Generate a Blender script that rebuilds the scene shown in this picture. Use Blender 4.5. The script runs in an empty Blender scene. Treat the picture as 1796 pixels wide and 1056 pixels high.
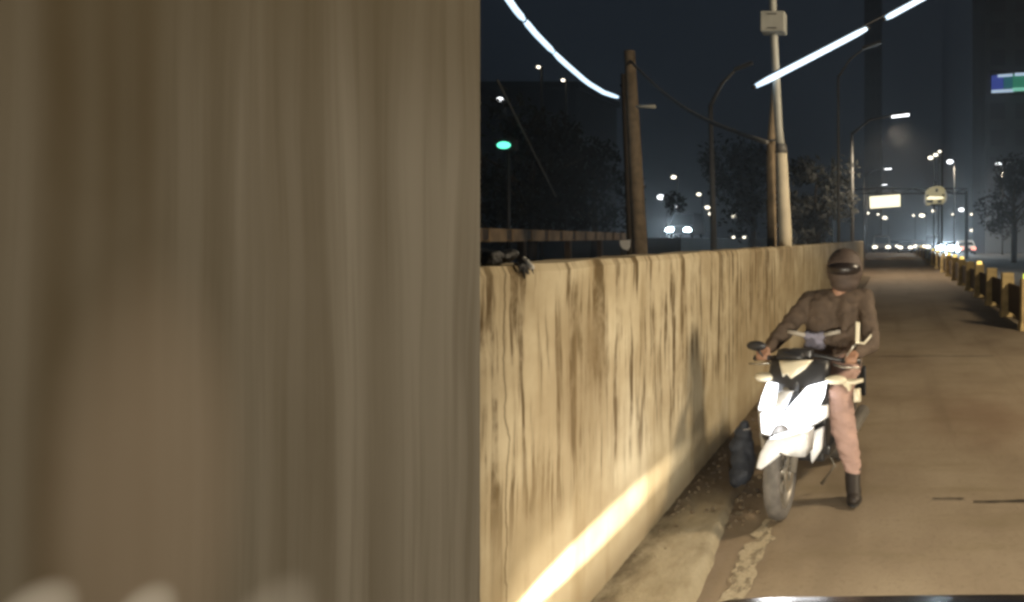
import bpy, bmesh, math, random
from mathutils import Vector, Matrix, noise
random.seed(7)
S = bpy.context.scene
COL = S.collection
# ------------------------------------------------------------------ camera
F, VX, VY, W, H, CAMH = 1300.0, 1568.0, 419.0, 1796.0, 1056.0, 1.65
cd = bpy.data.cameras.new('camera'); cam = bpy.data.objects.new('camera', cd); COL.objects.link(cam)
cam.location = (0, 0, CAMH); cam.rotation_euler = (math.radians(90), 0, 0)
cd.sensor_width = 36.0; cd.lens = 36.0 * F / W
cd.shift_x = (W / 2 - VX) / W; cd.shift_y = (VY - H / 2) / W
cd.clip_start = 0.05; cd.clip_end = 3000
S.camera = cam
# ------------------------------------------------------------------ world
w = bpy.data.worlds.new('World'); S.world = w; w.use_nodes = True
nt = w.node_tree; bg = nt.nodes['Background']
bg.inputs[0].default_value = (0.42, 0.60, 0.86, 1); bg.inputs[1].default_value = 0.025
# ------------------------------------------------------------------ exposure
S.view_settings.view_transform = 'Standard'; S.view_settings.look = 'None'
S.view_settings.exposure = 0.0; S.view_settings.gamma = 1.0
S.render.engine = 'CYCLES'
S.cycles.use_denoising = True
S.cycles.filter_width = 3.0
S.cycles.max_bounces = 6
S.cycles.volume_bounces = 0
S.cycles.sample_clamp_indirect = 4.0
HAZE = 0.0024
LAMP_W, HEAD_W, STREAK_W = 3400.0, 240.0, 1500.0

# ------------------------------------------------------------------ materials
def mat(name, col, rough=0.7, metal=0.0, emit=None, strength=0.0, spec=0.5, var=0.0, scale=8.0, bump=0.0, bscale=40.0):
    m = bpy.data.materials.new(name); m.use_nodes = True
    n = m.node_tree.nodes; l = m.node_tree.links; b = n['Principled BSDF']
    b.inputs['Base Color'].default_value = (*col, 1)
    b.inputs['Roughness'].default_value = rough; b.inputs['Metallic'].default_value = metal
    b.inputs['Specular IOR Level'].default_value = spec
    if emit:
        b.inputs['Emission Color'].default_value = (*emit, 1); b.inputs['Emission Strength'].default_value = strength
    if var or bump:
        tc = n.new('ShaderNodeTexCoord')
        if var:
            nz = n.new('ShaderNodeTexNoise'); nz.inputs['Scale'].default_value = scale; nz.inputs['Detail'].default_value = 6
            l.new(tc.outputs['Object'], nz.inputs['Vector'])
            r = n.new('ShaderNodeValToRGB')
            r.color_ramp.elements[0].position = 0.3; r.color_ramp.elements[1].position = 0.7
            r.color_ramp.elements[0].color = (*[c * (1 - var) for c in col], 1)
            r.color_ramp.elements[1].color = (*[min(1, c * (1 + var)) for c in col], 1)
            l.new(nz.outputs['Fac'], r.inputs['Fac']); l.new(r.outputs['Color'], b.inputs['Base Color'])
        if bump:
            nb = n.new('ShaderNodeTexNoise'); nb.inputs['Scale'].default_value = bscale; nb.inputs['Detail'].default_value = 5
            l.new(tc.outputs['Object'], nb.inputs['Vector'])
            bp = n.new('ShaderNodeBump'); bp.inputs['Strength'].default_value = bump; bp.inputs['Distance'].default_value = 0.02
            l.new(nb.outputs['Fac'], bp.inputs['Height']); l.new(bp.outputs['Normal'], b.inputs['Normal'])
    return m

class NB:
    """small node-building helper"""
    def __init__(s, name, rough=0.85):
        s.m = bpy.data.materials.new(name); s.m.use_nodes = True
        s.n = s.m.node_tree.nodes; s.l = s.m.node_tree.links; s.b = s.n['Principled BSDF']
        s.b.inputs['Roughness'].default_value = rough
        s.b.inputs['Specular IOR Level'].default_value = 0.3
        s.tc = s.n.new('ShaderNodeTexCoord'); s.co = s.tc.outputs['Object']
    def _in(s, sock, v):
        if isinstance(v, (int, float)): sock.default_value = v
        elif isinstance(v, tuple): sock.default_value = v if len(v) == len(sock.default_value) else (*v, 1)
        else: s.l.new(v, sock)
    def map(s, scale, src=None, loc=(0, 0, 0)):
        x = s.n.new('ShaderNodeMapping'); x.inputs['Scale'].default_value = scale; x.inputs['Location'].default_value = loc
        s.l.new(src or s.co, x.inputs['Vector']); return x.outputs[0]
    def noise(s, vec, scale=1.0, detail=4, rough=0.55, dist=0.0):
        x = s.n.new('ShaderNodeTexNoise'); x.inputs['Scale'].default_value = scale; x.inputs['Detail'].default_value = detail
        x.inputs['Roughness'].default_value = rough; x.inputs['Distortion'].default_value = dist
        s.l.new(vec, x.inputs['Vector']); return x.outputs['Fac']
    def ramp(s, fac, stops, interp='LINEAR'):
        x = s.n.new('ShaderNodeValToRGB'); cr = x.color_ramp; cr.interpolation = interp
        while len(cr.elements) < len(stops): cr.elements.new(0.5)
        for e, (p, c) in zip(cr.elements, stops):
            e.position = p; e.color = (*c, 1) if isinstance(c, tuple) else (c, c, c, 1)
        s._in(x.inputs['Fac'], fac); return x.outputs['Color']
    def rng(s, v, a, b, c=0.0, d=1.0, smooth=True):
        x = s.n.new('ShaderNodeMapRange'); x.interpolation_type = 'SMOOTHSTEP' if smooth else 'LINEAR'
        s._in(x.inputs['Value'], v); x.inputs['From Min'].default_value = a; x.inputs['From Max'].default_value = b
        x.inputs['To Min'].default_value = c; x.inputs['To Max'].default_value = d; return x.outputs['Result']
    def math(s, op, a, b=0.0):
        x = s.n.new('ShaderNodeMath'); x.operation = op; s._in(x.inputs[0], a); s._in(x.inputs[1], b); return x.outputs[0]
    def mix(s, fac, a, b, mode='MIX'):
        x = s.n.new('ShaderNodeMix'); x.data_type = 'RGBA'; x.blend_type = mode
        s._in(x.inputs[0], fac); s._in(x.inputs[6], a); s._in(x.inputs[7], b); return x.outputs[2]
    def sep(s):
        x = s.n.new('ShaderNodeSeparateXYZ'); s.l.new(s.co, x.inputs[0]); return x.outputs
    def comb(s, x_, y_, z_):
        x = s.n.new('ShaderNodeCombineXYZ'); s._in(x.inputs[0], x_); s._in(x.inputs[1], y_); s._in(x.inputs[2], z_); return x.outputs[0]
    def blob(s, y, z, y0, z0, ry, rz):
        a = s.math('DIVIDE', s.math('SUBTRACT', y, y0), ry); b = s.math('DIVIDE', s.math('SUBTRACT', z, z0), rz)
        d = s.math('ADD', s.math('MULTIPLY', a, a), s.math('MULTIPLY', b, b))
        return s.rng(d, 0.0, 1.0, 1.0, 0.0)
    def bump(s, h, strength=0.3, dist=0.02):
        x = s.n.new('ShaderNodeBump'); x.inputs['Strength'].default_value = strength; x.inputs['Distance'].default_value = dist
        s.l.new(h, x.inputs['Height']); s.l.new(x.outputs[0], s.b.inputs['Normal'])
    def out(s, col):
        s._in(s.b.inputs['Base Color'], col); return s.m

def mat_wall():
    k = NB('streaked_concrete'); x, y, z = k.sep()
    warp = k.math('MULTIPLY', k.noise(k.map((1, 1.2, 1.6)), 1.0, 3), 0.10)
    yy = k.math('ADD', y, warp)
    wide = k.noise(k.comb(0.0, k.math('MULTIPLY', yy, 5.0), k.math('MULTIPLY', z, 0.7)), 1.0, 3, 0.6)
    mid = k.noise(k.comb(3.0, k.math('MULTIPLY', yy, 15.0), k.math('MULTIPLY', z, 1.1)), 1.0, 4, 0.6)
    fine = k.noise(k.comb(7.0, k.math('MULTIPLY', yy, 33.0), k.math('MULTIPLY', z, 1.6)), 1.0, 3, 0.6)
    blot = k.noise(k.map((1, 2.2, 2.6)), 1.0, 6, 0.62)
    brk = k.noise(k.map((1, 4.5, 3.2), None, (3, 0, 1)), 1.0, 5, 0.65)
    # stain is heavy in the upper two thirds, thin near the base
    up = k.rng(k.math('ADD', z, k.math('MULTIPLY', k.math('SUBTRACT', k.noise(k.comb(5.0, k.math('MULTIPLY', yy, 8.0), 0.0), 1.0, 3), 0.5), 1.8)), 0.30, 0.85)
    zone = k.math('ADD', k.blob(y, z, 3.7, 1.18, 1.9, 0.85), k.blob(y, z, 7.0, 1.2, 3.4, 0.9))
    zone = k.math('MINIMUM', k.math('ADD', k.math('MULTIPLY', zone, 1.3), 0.45), 1.0)
    st = k.math('MULTIPLY', k.math('MULTIPLY', k.rng(mid, 0.48, 0.585), k.rng(brk, 0.36, 0.56, 0.15, 1.0)), k.math('MULTIPLY', up, zone))
    st2 = k.math('MULTIPLY', k.math('MULTIPLY', k.rng(fine, 0.495, 0.60), k.rng(brk, 0.40, 0.58, 0.1, 1.0)), k.math('MULTIPLY', k.rng(wide, 0.44, 0.64), k.math('MULTIPLY', up, 0.9)))
    col = k.ramp(blot, [(0.25, (0.31, 0.245, 0.145)), (0.5, (0.44, 0.37, 0.245)), (0.75, (0.57, 0.50, 0.355))])
    col = k.mix(k.rng(wide, 0.50, 0.70, 0.0, 0.55), col, (0.25, 0.185, 0.095))
    col = k.mix(st, col, (0.10, 0.066, 0.026))
    col = k.mix(st2, col, (0.13, 0.085, 0.032))
    big = k.noise(k.map((1, 0.9, 0.8)), 1.0, 3, 0.5)
    col = k.mix(k.rng(big, 0.46, 0.68, 0.0, 0.45), col, (0.21, 0.15, 0.075))
    for (y0, amp, w_) in ((2.52, 0.05, 0.010), (4.9, 0.03, 0.008), (9.7, 0.04, 0.012)):
        d_ = k.math('ABSOLUTE', k.math('SUBTRACT', k.math('ADD', y, k.math('MULTIPLY', k.math('SUBTRACT', k.noise(k.comb(9.0, y0, k.math('MULTIPLY', z, 2.5)), 1.0, 5), 0.5), amp * 4)), y0))
        col = k.mix(k.rng(d_, 0.0, w_, 0.75, 0.0), col, (0.10, 0.07, 0.03))
    # one big soft blotch, and a darker skirt along the base
    col = k.mix(k.math('MULTIPLY', k.blob(y, z, 3.15, 1.10, 0.34, 0.42), k.rng(blot, 0.35, 0.65, 0.25, 0.85)), col, (0.15, 0.10, 0.042))
    skirt = k.rng(k.math('SUBTRACT', z, k.math('MULTIPLY', blot, 0.16)), 0.0, 0.14, 0.55, 0.0)
    col = k.mix(skirt, col, (0.15, 0.11, 0.06))
    k.bump(k.math('ADD', k.math('MULTIPLY', blot, 0.9), k.math('MULTIPLY', brk, 0.3)), 0.30, 0.02)
    return k.out(col)

def mat_slab():
    k = NB('blurred_backdrop_streaks', 0.9); x, y, z = k.sep()
    warp = k.math('MULTIPLY', k.math('SUBTRACT', k.noise(k.map((1, 3, 0.9)), 1.0, 2), 0.5), 0.08)
    yy = k.math('ADD', y, k.math('MULTIPLY', warp, k.rng(y, 0.6, 1.4, 0.6, 1.6)))
    def P(px): return (1040.0 / (1568 - px) - 0.55) / 1.0
    A = (0.092, 0.072, 0.042); B = (0.150, 0.134, 0.104); C = (0.205, 0.192, 0.164); D = (0.262, 0.250, 0.222)
    stops = [(0, B), (30, C), (75, A), (110, A), (150, B), (185, A), (215, B), (250, A), (285, B), (345, C), (375, B), (420, C), (450, D),
             (475, B), (520, C), (560, B), (592, D), (625, D), (655, B), (700, C), (735, D), (765, C), (790, D), (842, C)]
    col = k.ramp(k.math('SUBTRACT', yy, 0.55), [(max(0, P(p)), c) for p, c in stops], 'B_SPLINE')
    n1 = k.noise(k.comb(0.0, k.math('MULTIPLY', yy, 34.0), k.math('MULTIPLY', z, 1.0)), 1.0, 3)
    n2 = k.noise(k.map((1, 3.0, 1.6)), 1.0, 4)
    col = k.mix(k.rng(n1, 0.40, 0.70, 0.0, 0.45), col, (0.10, 0.084, 0.056))
    col = k.mix(k.rng(n2, 0.45, 0.75, 0.0, 0.4), col, (0.225, 0.210, 0.182))
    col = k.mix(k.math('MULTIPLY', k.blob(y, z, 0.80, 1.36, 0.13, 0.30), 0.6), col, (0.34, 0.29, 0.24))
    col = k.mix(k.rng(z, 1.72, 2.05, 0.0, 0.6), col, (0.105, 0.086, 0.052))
    for (y0, z0, ry, rz, a) in ((0.690, 1.292, 0.045, 0.045, .7), (0.790, 1.242, 0.045, 0.045, .7), (0.945, 1.14, 0.10, 0.085, 0.3)):  # pale patches: the blurred headlight streak painted into the slab colour
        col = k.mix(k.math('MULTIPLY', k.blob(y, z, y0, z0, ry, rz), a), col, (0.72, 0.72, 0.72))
    k.bump(n2, 0.15, 0.02)
    return k.out(col)

def mat_road():
    k = NB('worn_concrete_road', 0.75); x, y, z = k.sep()
    a = k.noise(k.map((0.9, 0.55, 1)), 1.0, 6, 0.6)
    b = k.noise(k.map((0.8, 3.2, 1)), 1.0, 5, 0.6)
    c = k.noise(k.map((30, 30, 1)), 1.0, 4, 0.7)
    g = k.noise(k.map((160, 160, 1)), 1.0, 2, 0.7)
    col = k.ramp(a, [(0.28, (0.195, 0.145, 0.098)), (0.48, (0.290, 0.230, 0.160)), (0.72, (0.370, 0.305, 0.220))])
    col = k.mix(k.rng(b, 0.48, 0.72, 0.0, 0.55), col, (0.205, 0.160, 0.090))
    col = k.mix(k.rng(c, 0.50, 0.72, 0.0, 0.5), col, (0.16, 0.12, 0.07))
    # rust-red tracked mud and the dark gutter run
    col = k.mix(k.math('MULTIPLY', k.blob(x, y, 0.95, 7.0, 1.0, 1.6), k.rng(a, 0.35, 0.6, 0.6, 0.2)), col, (0.21, 0.135, 0.085))
    col = k.mix(k.math('MULTIPLY', k.rng(x, -0.98, -0.72, 0.75, 0.0), k.rng(b, 0.3, 0.6, 1.0, 0.5)), col, (0.17, 0.112, 0.066))
    col = k.mix(k.rng(y, 14.0, 30.0, 0.0, 0.4), col, (0.19, 0.13, 0.085))  # far road darkened in the colour, for light falling off with distance
    col = k.mix(k.rng(g, 0.35, 0.7, 0.35, 0.0), col, (0.10, 0.08, 0.055))
    tr = k.noise(k.map((2.4, 0.10, 1)), 1.0, 3, 0.5)
    col = k.mix(k.rng(tr, 0.50, 0.68, 0.0, 0.4), col, (0.15, 0.112, 0.072))
    h = k.math('ADD', k.math('MULTIPLY', c, 0.6), k.math('MULTIPLY', g, 0.6))
    k.bump(h, 0.55, 0.01)
    return k.out(col)

def mat_ledge():
    k = NB('sandy_ledge', 0.95); x, y, z = k.sep()
    a = k.noise(k.map((7, 3.5, 1)), 1.0, 8, 0.72); c = k.noise(k.map((45, 45, 45)), 1.0, 4, 0.7)
    col = k.ramp(a, [(0.30, (0.19, 0.15, 0.09)), (0.50, (0.28, 0.235, 0.155)), (0.68, (0.35, 0.30, 0.205))])
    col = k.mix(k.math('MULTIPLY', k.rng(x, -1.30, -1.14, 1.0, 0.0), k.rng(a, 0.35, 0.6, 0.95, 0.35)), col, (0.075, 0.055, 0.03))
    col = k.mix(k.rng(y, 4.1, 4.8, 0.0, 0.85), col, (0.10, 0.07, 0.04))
    k.bump(k.math('ADD', a, k.math('MULTIPLY', c, 0.5)), 0.6, 0.02)
    return k.out(col)

M = {}
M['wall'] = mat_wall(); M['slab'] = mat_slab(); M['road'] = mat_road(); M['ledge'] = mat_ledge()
M['asphalt'] = mat('dark_asphalt', (0.10, 0.105, 0.105), 0.8, var=0.25, scale=0.6, bump=0.2, bscale=8)
def mat_line():
    k = NB('faded_line_paint', 0.85)
    a = k.noise(k.map((16, 7, 1)), 1.0, 6, 0.7); c = k.noise(k.map((60, 60, 1)), 1.0, 3)
    col = k.ramp(c, [(0.3, (0.30, 0.25, 0.17)), (0.7, (0.46, 0.40, 0.29))])
    k.l.new(k.rng(a, 0.34, 0.52, 0.05, 0.9), k.b.inputs['Alpha'])
    return k.out(col)
M['paint_line'] = mat_line()
M['seal'] = mat('joint_sealant', (0.03, 0.024, 0.016), 0.7)
M['bollard'] = mat('yellow_stained_concrete', (0.52, 0.39, 0.18), 0.85, var=0.3, scale=5, bump=0.2, bscale=20)
M['rail_dark'] = mat('brown_rusted_rail', (0.085, 0.052, 0.022), 0.8, var=0.3, scale=5)
M['amber'] = mat('amber_glow_reflector', (0.8, 0.6, 0.12), 0.3, emit=(1.0, 0.72, 0.18), strength=1.7)  # reflectors, amber and yellow-green: returned headlight put in as emission
M['lime'] = mat('yellow_green_glow_reflector', (0.7, 0.75, 0.1), 0.3, emit=(0.85, 0.95, 0.12), strength=0.9)
M['pale_pole'] = mat('pale_concrete_post', (0.68, 0.60, 0.45), 0.8, var=0.15, scale=3, bump=0.15, bscale=15)
M['pipe'] = mat('pale_steel_pipe', (0.42, 0.42, 0.38), 0.5, var=0.12, scale=6)
M['wood'] = mat('brown_timber_pole', (0.24, 0.18, 0.115), 0.9, var=0.35, scale=6, bump=0.3, bscale=20)
M['grey_steel'] = mat('dull_grey_steel', (0.16, 0.155, 0.145), 0.55, metal=0.2, var=0.15, scale=4)
M['dark_steel'] = mat('dark_steel', (0.04, 0.04, 0.042), 0.6, metal=0.2)
M['led'] = mat('cold_white_tube', (0.8, 0.85, 0.9), 0.3, emit=(0.58, 0.80, 1.0), strength=1.7)
M['lamp_on'] = mat('lit_lamp_lens', (0.9, 0.9, 0.9), 0.3, emit=(0.95, 0.97, 1.0), strength=4.0)
M['lamp_warm'] = mat('lit_warm_lens', (0.9, 0.9, 0.8), 0.3, emit=(1.0, 0.9, 0.72), strength=4.0)
M['lamp_hot'] = mat('dazzling_headlamp', (0.9, 0.95, 1), 0.3, emit=(0.75, 0.92, 1.0), strength=25.0)
M['lamp_green'] = mat('green_lamp_lens', (0.2, 0.8, 0.6), 0.3, emit=(0.12, 0.85, 0.55), strength=2.2)
M['lamp_red'] = mat('red_tail_lens', (0.5, 0.05, 0.04), 0.3, emit=(1.0, 0.30, 0.22), strength=3.0)
M['foliage'] = mat('dark_foliage', (0.010, 0.011, 0.007), 0.8, var=0.4, scale=0.7)
M['bark'] = mat('dark_bark', (0.06, 0.045, 0.03), 0.9)
M['building'] = mat('unlit_render', (0.028, 0.03, 0.034), 0.8, var=0.2, scale=0.2)
M['building_pale'] = mat('pale_unlit_cladding', (0.16, 0.175, 0.19), 0.6, var=0.15, scale=0.2)
M['glass_pale'] = mat('unlit_glazing', (0.12, 0.13, 0.145), 0.5)
M['glass_dark'] = mat('unlit_window_glass', (0.015, 0.018, 0.022), 0.15)

# ------------------------------------------------------------------ mesh helpers
class MB:
    def __init__(s): s.v = []; s.f = []
    def box(s, c, size, rz=0.0, taper=1.0):
        b = len(s.v); cx, cy, cz = c; sx, sy, sz = [q / 2 for q in size]; co, si = math.cos(rz), math.sin(rz)
        for zz, t in ((-sz, 1.0), (sz, taper)):
            for xx, yy in ((-sx, -sy), (sx, -sy), (sx, sy), (-sx, sy)):
                X, Y = xx * t, yy * t
                s.v.append((cx + X * co - Y * si, cy + X * si + Y * co, cz + zz))
        s.f += [tuple(b + i for i in q) for q in ((3, 2, 1, 0), (4, 5, 6, 7), (0, 1, 5, 4), (1, 2, 6, 5), (2, 3, 7, 6), (3, 0, 4, 7))]
        return s
    def tube(s, pts, r, n=8, cap=True):
        pts = [Vector(p) for p in pts]; rs = r if isinstance(r, (list, tuple)) else [r] * len(pts); b0 = len(s.v)
        up = Vector((0, 0, 1))
        for i, p in enumerate(pts):
            d = (pts[min(i + 1, len(pts) - 1)] - pts[max(i - 1, 0)]).normalized()
            a = d.cross(up if abs(d.z) < 0.95 else Vector((0, 1, 0))).normalized(); c = d.cross(a)
            for k in range(n):
                t = 2 * math.pi * k / n; s.v.append(tuple(p + (a * math.cos(t) + c * math.sin(t)) * rs[i]))
        for i in range(len(pts) - 1):
            for k in range(n):
                q = b0 + i * n; s.f.append((q + k, q + (k + 1) % n, q + n + (k + 1) % n, q + n + k))
        if cap:
            s.f.append(tuple(b0 + k for k in reversed(range(n)))); e = b0 + (len(pts) - 1) * n
            s.f.append(tuple(e + k for k in range(n)))
        return s
    def plate(s, outline, back):
        """outline: list of 3-D points (front face); back: offset vector giving the thickness"""
        b = len(s.v); n = len(outline); back = Vector(back)
        s.v += [tuple(p) for p in outline]; s.v += [tuple(Vector(p) + back) for p in outline]
        s.f.append(tuple(b + i for i in range(n))); s.f.append(tuple(b + n + i for i in reversed(range(n))))
        for i in range(n): j = (i + 1) % n; s.f.append((b + i, b + n + i, b + n + j, b + j))
        return s
    def ball(s, c, r, n=10, m=7, sq=(1, 1, 1)):
        b = len(s.v)
        for i in range(m + 1):
            ph = math.pi * i / m
            for k in range(n):
                t = 2 * math.pi * k / n
                s.v.append((c[0] + r * sq[0] * math.sin(ph) * math.cos(t), c[1] + r * sq[1] * math.sin(ph) * math.sin(t), c[2] + r * sq[2] * math.cos(ph)))
        for i in range(m):
            for k in range(n):
                s.f.append((b + i * n + k, b + (i + 1) * n + k, b + (i + 1) * n + (k + 1) % n, b + i * n + (k + 1) % n))
        return s
    def capsule(s, p0, r0, p1, r1, n=12):
        p0, p1 = Vector(p0), Vector(p1); d = (p1 - p0); L = d.length; d.normalize()
        a = d.orthogonal().normalized(); c = d.cross(a); b = len(s.v); rows = []
        for ang in (-85, -60, -30, 0): t = math.radians(ang); rows.append((p0 + d * (r0 * math.sin(t)), r0 * math.cos(t)))
        for ang in (0, 30, 60, 85): t = math.radians(ang); rows.append((p1 + d * (r1 * math.sin(t)), r1 * math.cos(t)))
        for p, r in rows:
            for k in range(n): t = 2 * math.pi * k / n; s.v.append(tuple(p + (a * math.cos(t) + c * math.sin(t)) * r))
        for i in range(len(rows) - 1):
            for k in range(n): q = b + i * n; s.f.append((q + k, q + (k + 1) % n, q + n + (k + 1) % n, q + n + k))
        s.f.append(tuple(b + k for k in reversed(range(n)))); e = b + (len(rows) - 1) * n; s.f.append(tuple(e + k for k in range(n)))
        return s
    def lathe(s, prof, axis_o, axis='x', n=24):
        """prof: (offset along axis, radius) closed loop; axis through axis_o"""
        b = len(s.v); m = len(prof)
        for k in range(n):
            t = 2 * math.pi * k / n
            for (h, r) in prof:
                c, q = r * math.cos(t), r * math.sin(t)
                s.v.append((axis_o[0] + h, axis_o[1] + c, axis_o[2] + q) if axis == 'x' else (axis_o[0] + c, axis_o[1] + q, axis_o[2] + h))
        for k in range(n):
            k2 = (k + 1) % n
            for i in range(m):
                j = (i + 1) % m; s.f.append((b + k * m + i, b + k * m + j, b + k2 * m + j, b + k2 * m + i))
        return s
    def build(s, name, m, parent=None, smooth=False, off=None, bevel=0.0):
        me = bpy.data.meshes.new(name)
        v = s.v if off is None else [(a[0] - off[0], a[1] - off[1], a[2] - off[2]) for a in s.v]
        me.from_pydata(v, [], s.f); me.validate()
        bm = bmesh.new(); bm.from_mesh(me); bmesh.ops.recalc_face_normals(bm, faces=bm.faces)
        if bevel: bmesh.ops.bevel(bm, geom=list(bm.edges), offset=bevel, segments=2, affect='EDGES', profile=0.6, clamp_overlap=True)
        bm.to_mesh(me); bm.free()
        if smooth:
            for p in me.polygons: p.use_smooth = True
        me.materials.append(m)
        o = bpy.data.objects.new(name, me); COL.objects.link(o)
        if parent: o.parent = parent
        return o

def remeshed(mb, name, m, parent, voxel, off=(0, 0, 0), it=6, fold=0.0, ff=(14, 14, 22)):
    """union of closed shapes -> one continuous smooth skin"""
    o = mb.build('tmp', m, None, False, off)
    r = o.modifiers.new('r', 'REMESH'); r.mode = 'VOXEL'; r.voxel_size = voxel
    q = o.modifiers.new('s', 'SMOOTH'); q.factor = 0.5; q.iterations = it
    dg = bpy.context.evaluated_depsgraph_get(); dg.update()
    me = bpy.data.meshes.new_from_object(o.evaluated_get(dg)); me.name = name
    for p in me.polygons: p.use_smooth = True
    bpy.data.objects.remove(o)
    if fold:
        nn_ = [v.normal.copy() for v in me.vertices]
        for v, n_ in zip(me.vertices, nn_):
            p_ = v.co; k_ = noise.noise(Vector((p_.x * ff[0], p_.y * ff[1], p_.z * ff[2] + p_.x * 12))) + .5 * noise.noise(Vector((p_.x * ff[0] * 2, p_.y * ff[1] * 2, p_.z * ff[2] * 2.2)))
            v.co = p_ + n_ * (fold * k_)
    me.materials.clear(); me.materials.append(m)
    n = bpy.data.objects.new(name, me); COL.objects.link(n); n.parent = parent
    return n

def tag(o, label=None, cat=None, group=None, kind=None):
    if label: o['label'] = label
    if cat: o['category'] = cat
    if group: o['group'] = group
    if kind: o['kind'] = kind
    return o
def thing(name, label, cat, loc=(0, 0, 0), rz=0.0, group=None):
    o = bpy.data.objects.new(name, None); COL.objects.link(o); o.location = loc; o.rotation_euler = (0, 0, rz)
    o.empty_display_size = 0.2
    return tag(o, label, cat, group)
def at(px, py, Y):
    """measure: the place at distance Y that the photo shows at (px, py)"""
    return Vector(((px - VX) / F * Y, Y, CAMH - (py - VY) / F * Y))
def copy_thing(src, loc, label, rz=None):
    c = src.copy(); COL.objects.link(c); c.location = loc; c['label'] = label
    if rz is not None: c.rotation_euler = (0, 0, rz)
    for ch in src.children:
        d = ch.copy(); COL.objects.link(d); d.parent = c
        for g in ch.children:
            e = g.copy(); COL.objects.link(e); e.parent = d
    return c

# ------------------------------------------------------------------ the setting
g = MB(); g.v = [(-900, -60, -0.012), (900, -60, -0.012), (900, 1600, -0.012), (-900, 1600, -0.012)]; g.f = [(0, 1, 2, 3)]
tag(g.build('ground', M['asphalt']), kind='structure')
r = MB()
xs = [-1.33 + i * 0.355 for i in range(12)]; ys = [-4 + i * 0.9 for i in range(41)]
for y in ys:
    for x in xs: r.v.append((x, y, 0.004 * noise.noise(Vector((x * 1.3, y * 0.8, 0)))))
for j in range(len(ys) - 1):
    for i in range(len(xs) - 1): a = j * 12 + i; r.f.append((a, a + 1, a + 13, a + 12))
b0 = len(r.v); r.v += [(-7, 32, 0), (2.575, 32, 0), (2.575, 300, 0), (-7, 300, 0)]; r.f.append((b0, b0 + 1, b0 + 2, b0 + 3))
road = tag(r.build('road', M['road'], smooth=True), kind='structure')
def strip(x0, x1, yfun, wfun, n, z):
    q = MB()
    for i in range(n + 1):
        x = x0 + (x1 - x0) * i / n; y = yfun(x); h = wfun(x, i)
        q.v += [(x, y - h, z), (x, y + h, z)]
    for i in range(n): q.f.append((2 * i, 2 * i + 2, 2 * i + 3, 2 * i + 1))
    return q
strip(0.50, 2.55, lambda x: 4.66 - 0.02 * x + 0.012 * math.sin(9 * x), lambda x, i: 0.007 + 0.011 * random.random() + (0.006 if x > .8 else 0), 34, 0.008).build('joint_sealant', M['seal'], road)
strip(0.24, 0.44, lambda x: 4.69, lambda x, i: 0.004 + 0.008 * random.random(), 8, 0.008).build('joint_sealant', M['seal'], road)
strip(-0.2, 1.4, lambda x: 10.4, lambda x, i: 0.006 + 0.01 * random.random(), 20, 0.008).build('joint_sealant', M['seal'], road)
# faded edge line, ragged and broken, lengthwise
for (ya, yb, xa, ww) in ((2.2, 4.34, -0.735, 0.075), (5.9, 9.5, -0.73, 0.045), (10.2, 22, -0.73, 0.04)):
    q = MB(); n = max(8, int((yb - ya) * 22))
    for i in range(n + 1):
        y = ya + (yb - ya) * i / n; e = min(1, 6 * min(i, n - i) / n + 0.25)
        l_ = ww * e * (0.75 + 1.0 * noise.noise(Vector((y * 11, 1, 0)))); r_ = ww * e * (0.75 + 1.0 * noise.noise(Vector((y * 9, 5, 0))))
        q.v += [(xa - max(l_, .004), y, 0.009), (xa + max(r_, .004), y, 0.009)]
    for i in range(n): q.f.append((2 * i, 2 * i + 1, 2 * i + 3, 2 * i + 2))
    q.build('edge_line', M['paint_line'], road)
# sandy ledge between wall foot and gutter
q = MB(); nx = 22; ylist = [1.46 + i * 0.035 for i in range(180)] + [7.8 + i * 0.2 for i in range(120)]
for y in ylist:
    e = -1.04 + 0.11 * max(0, min(1.4, (4.6 - y) / 1.3)) + 0.035 * noise.noise(Vector((y * 1.7, 3, 0))) + 0.02 * noise.noise(Vector((y * 6, 3, 0)))
    for i in range(nx + 1):
        t = i / nx; x = -1.325 + (e + 0.05 + 1.325) * t
        zz = 0.070 - 0.010 * t + 0.005 * noise.noise(Vector((x * 7, y * 3, 2))) + 0.006 * noise.noise(Vector((x * 22, y * 13, 2))) + 0.004 * noise.noise(Vector((x * 50, y * 32, 2)))
        if t > 0.90: zz *= 1 - ((t - 0.90) / 0.10) ** 1.3 * 1.12
        q.v.append((x, y, zz))
for j in range(len(ylist) - 1):
    for i in range(nx): a = j * (nx + 1) + i; q.f.append((a, a + 1, a + nx + 2, a + nx + 1))
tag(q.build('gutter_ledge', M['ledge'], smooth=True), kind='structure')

# loose rubble and grit along the wall foot
rr = random.Random(21); q = MB()
for i in range(420):
    y = rr.uniform(4.2, 7.5) if i < 300 else rr.uniform(3.6, 12); x = -1.30 + abs(rr.gauss(0, .10)) if i % 3 else rr.uniform(-1.0, -.8)
    r_ = rr.uniform(.004, .014) * (1 if i % 9 else 1.7); z = (.066 if x < -1.05 else .004)
    q.ball((x, y, z + r_ * .3), r_, 6, 4, (rr.uniform(.7, 1.4), rr.uniform(.7, 1.5), rr.uniform(.5, .9)))
tag(q.build('rubble', mat('dirty_rubble', (0.12, 0.09, 0.055), 0.95, var=.5, scale=9)), 'loose dark rubble and grit along the wall foot', 'rubble', kind='stuff')
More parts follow.
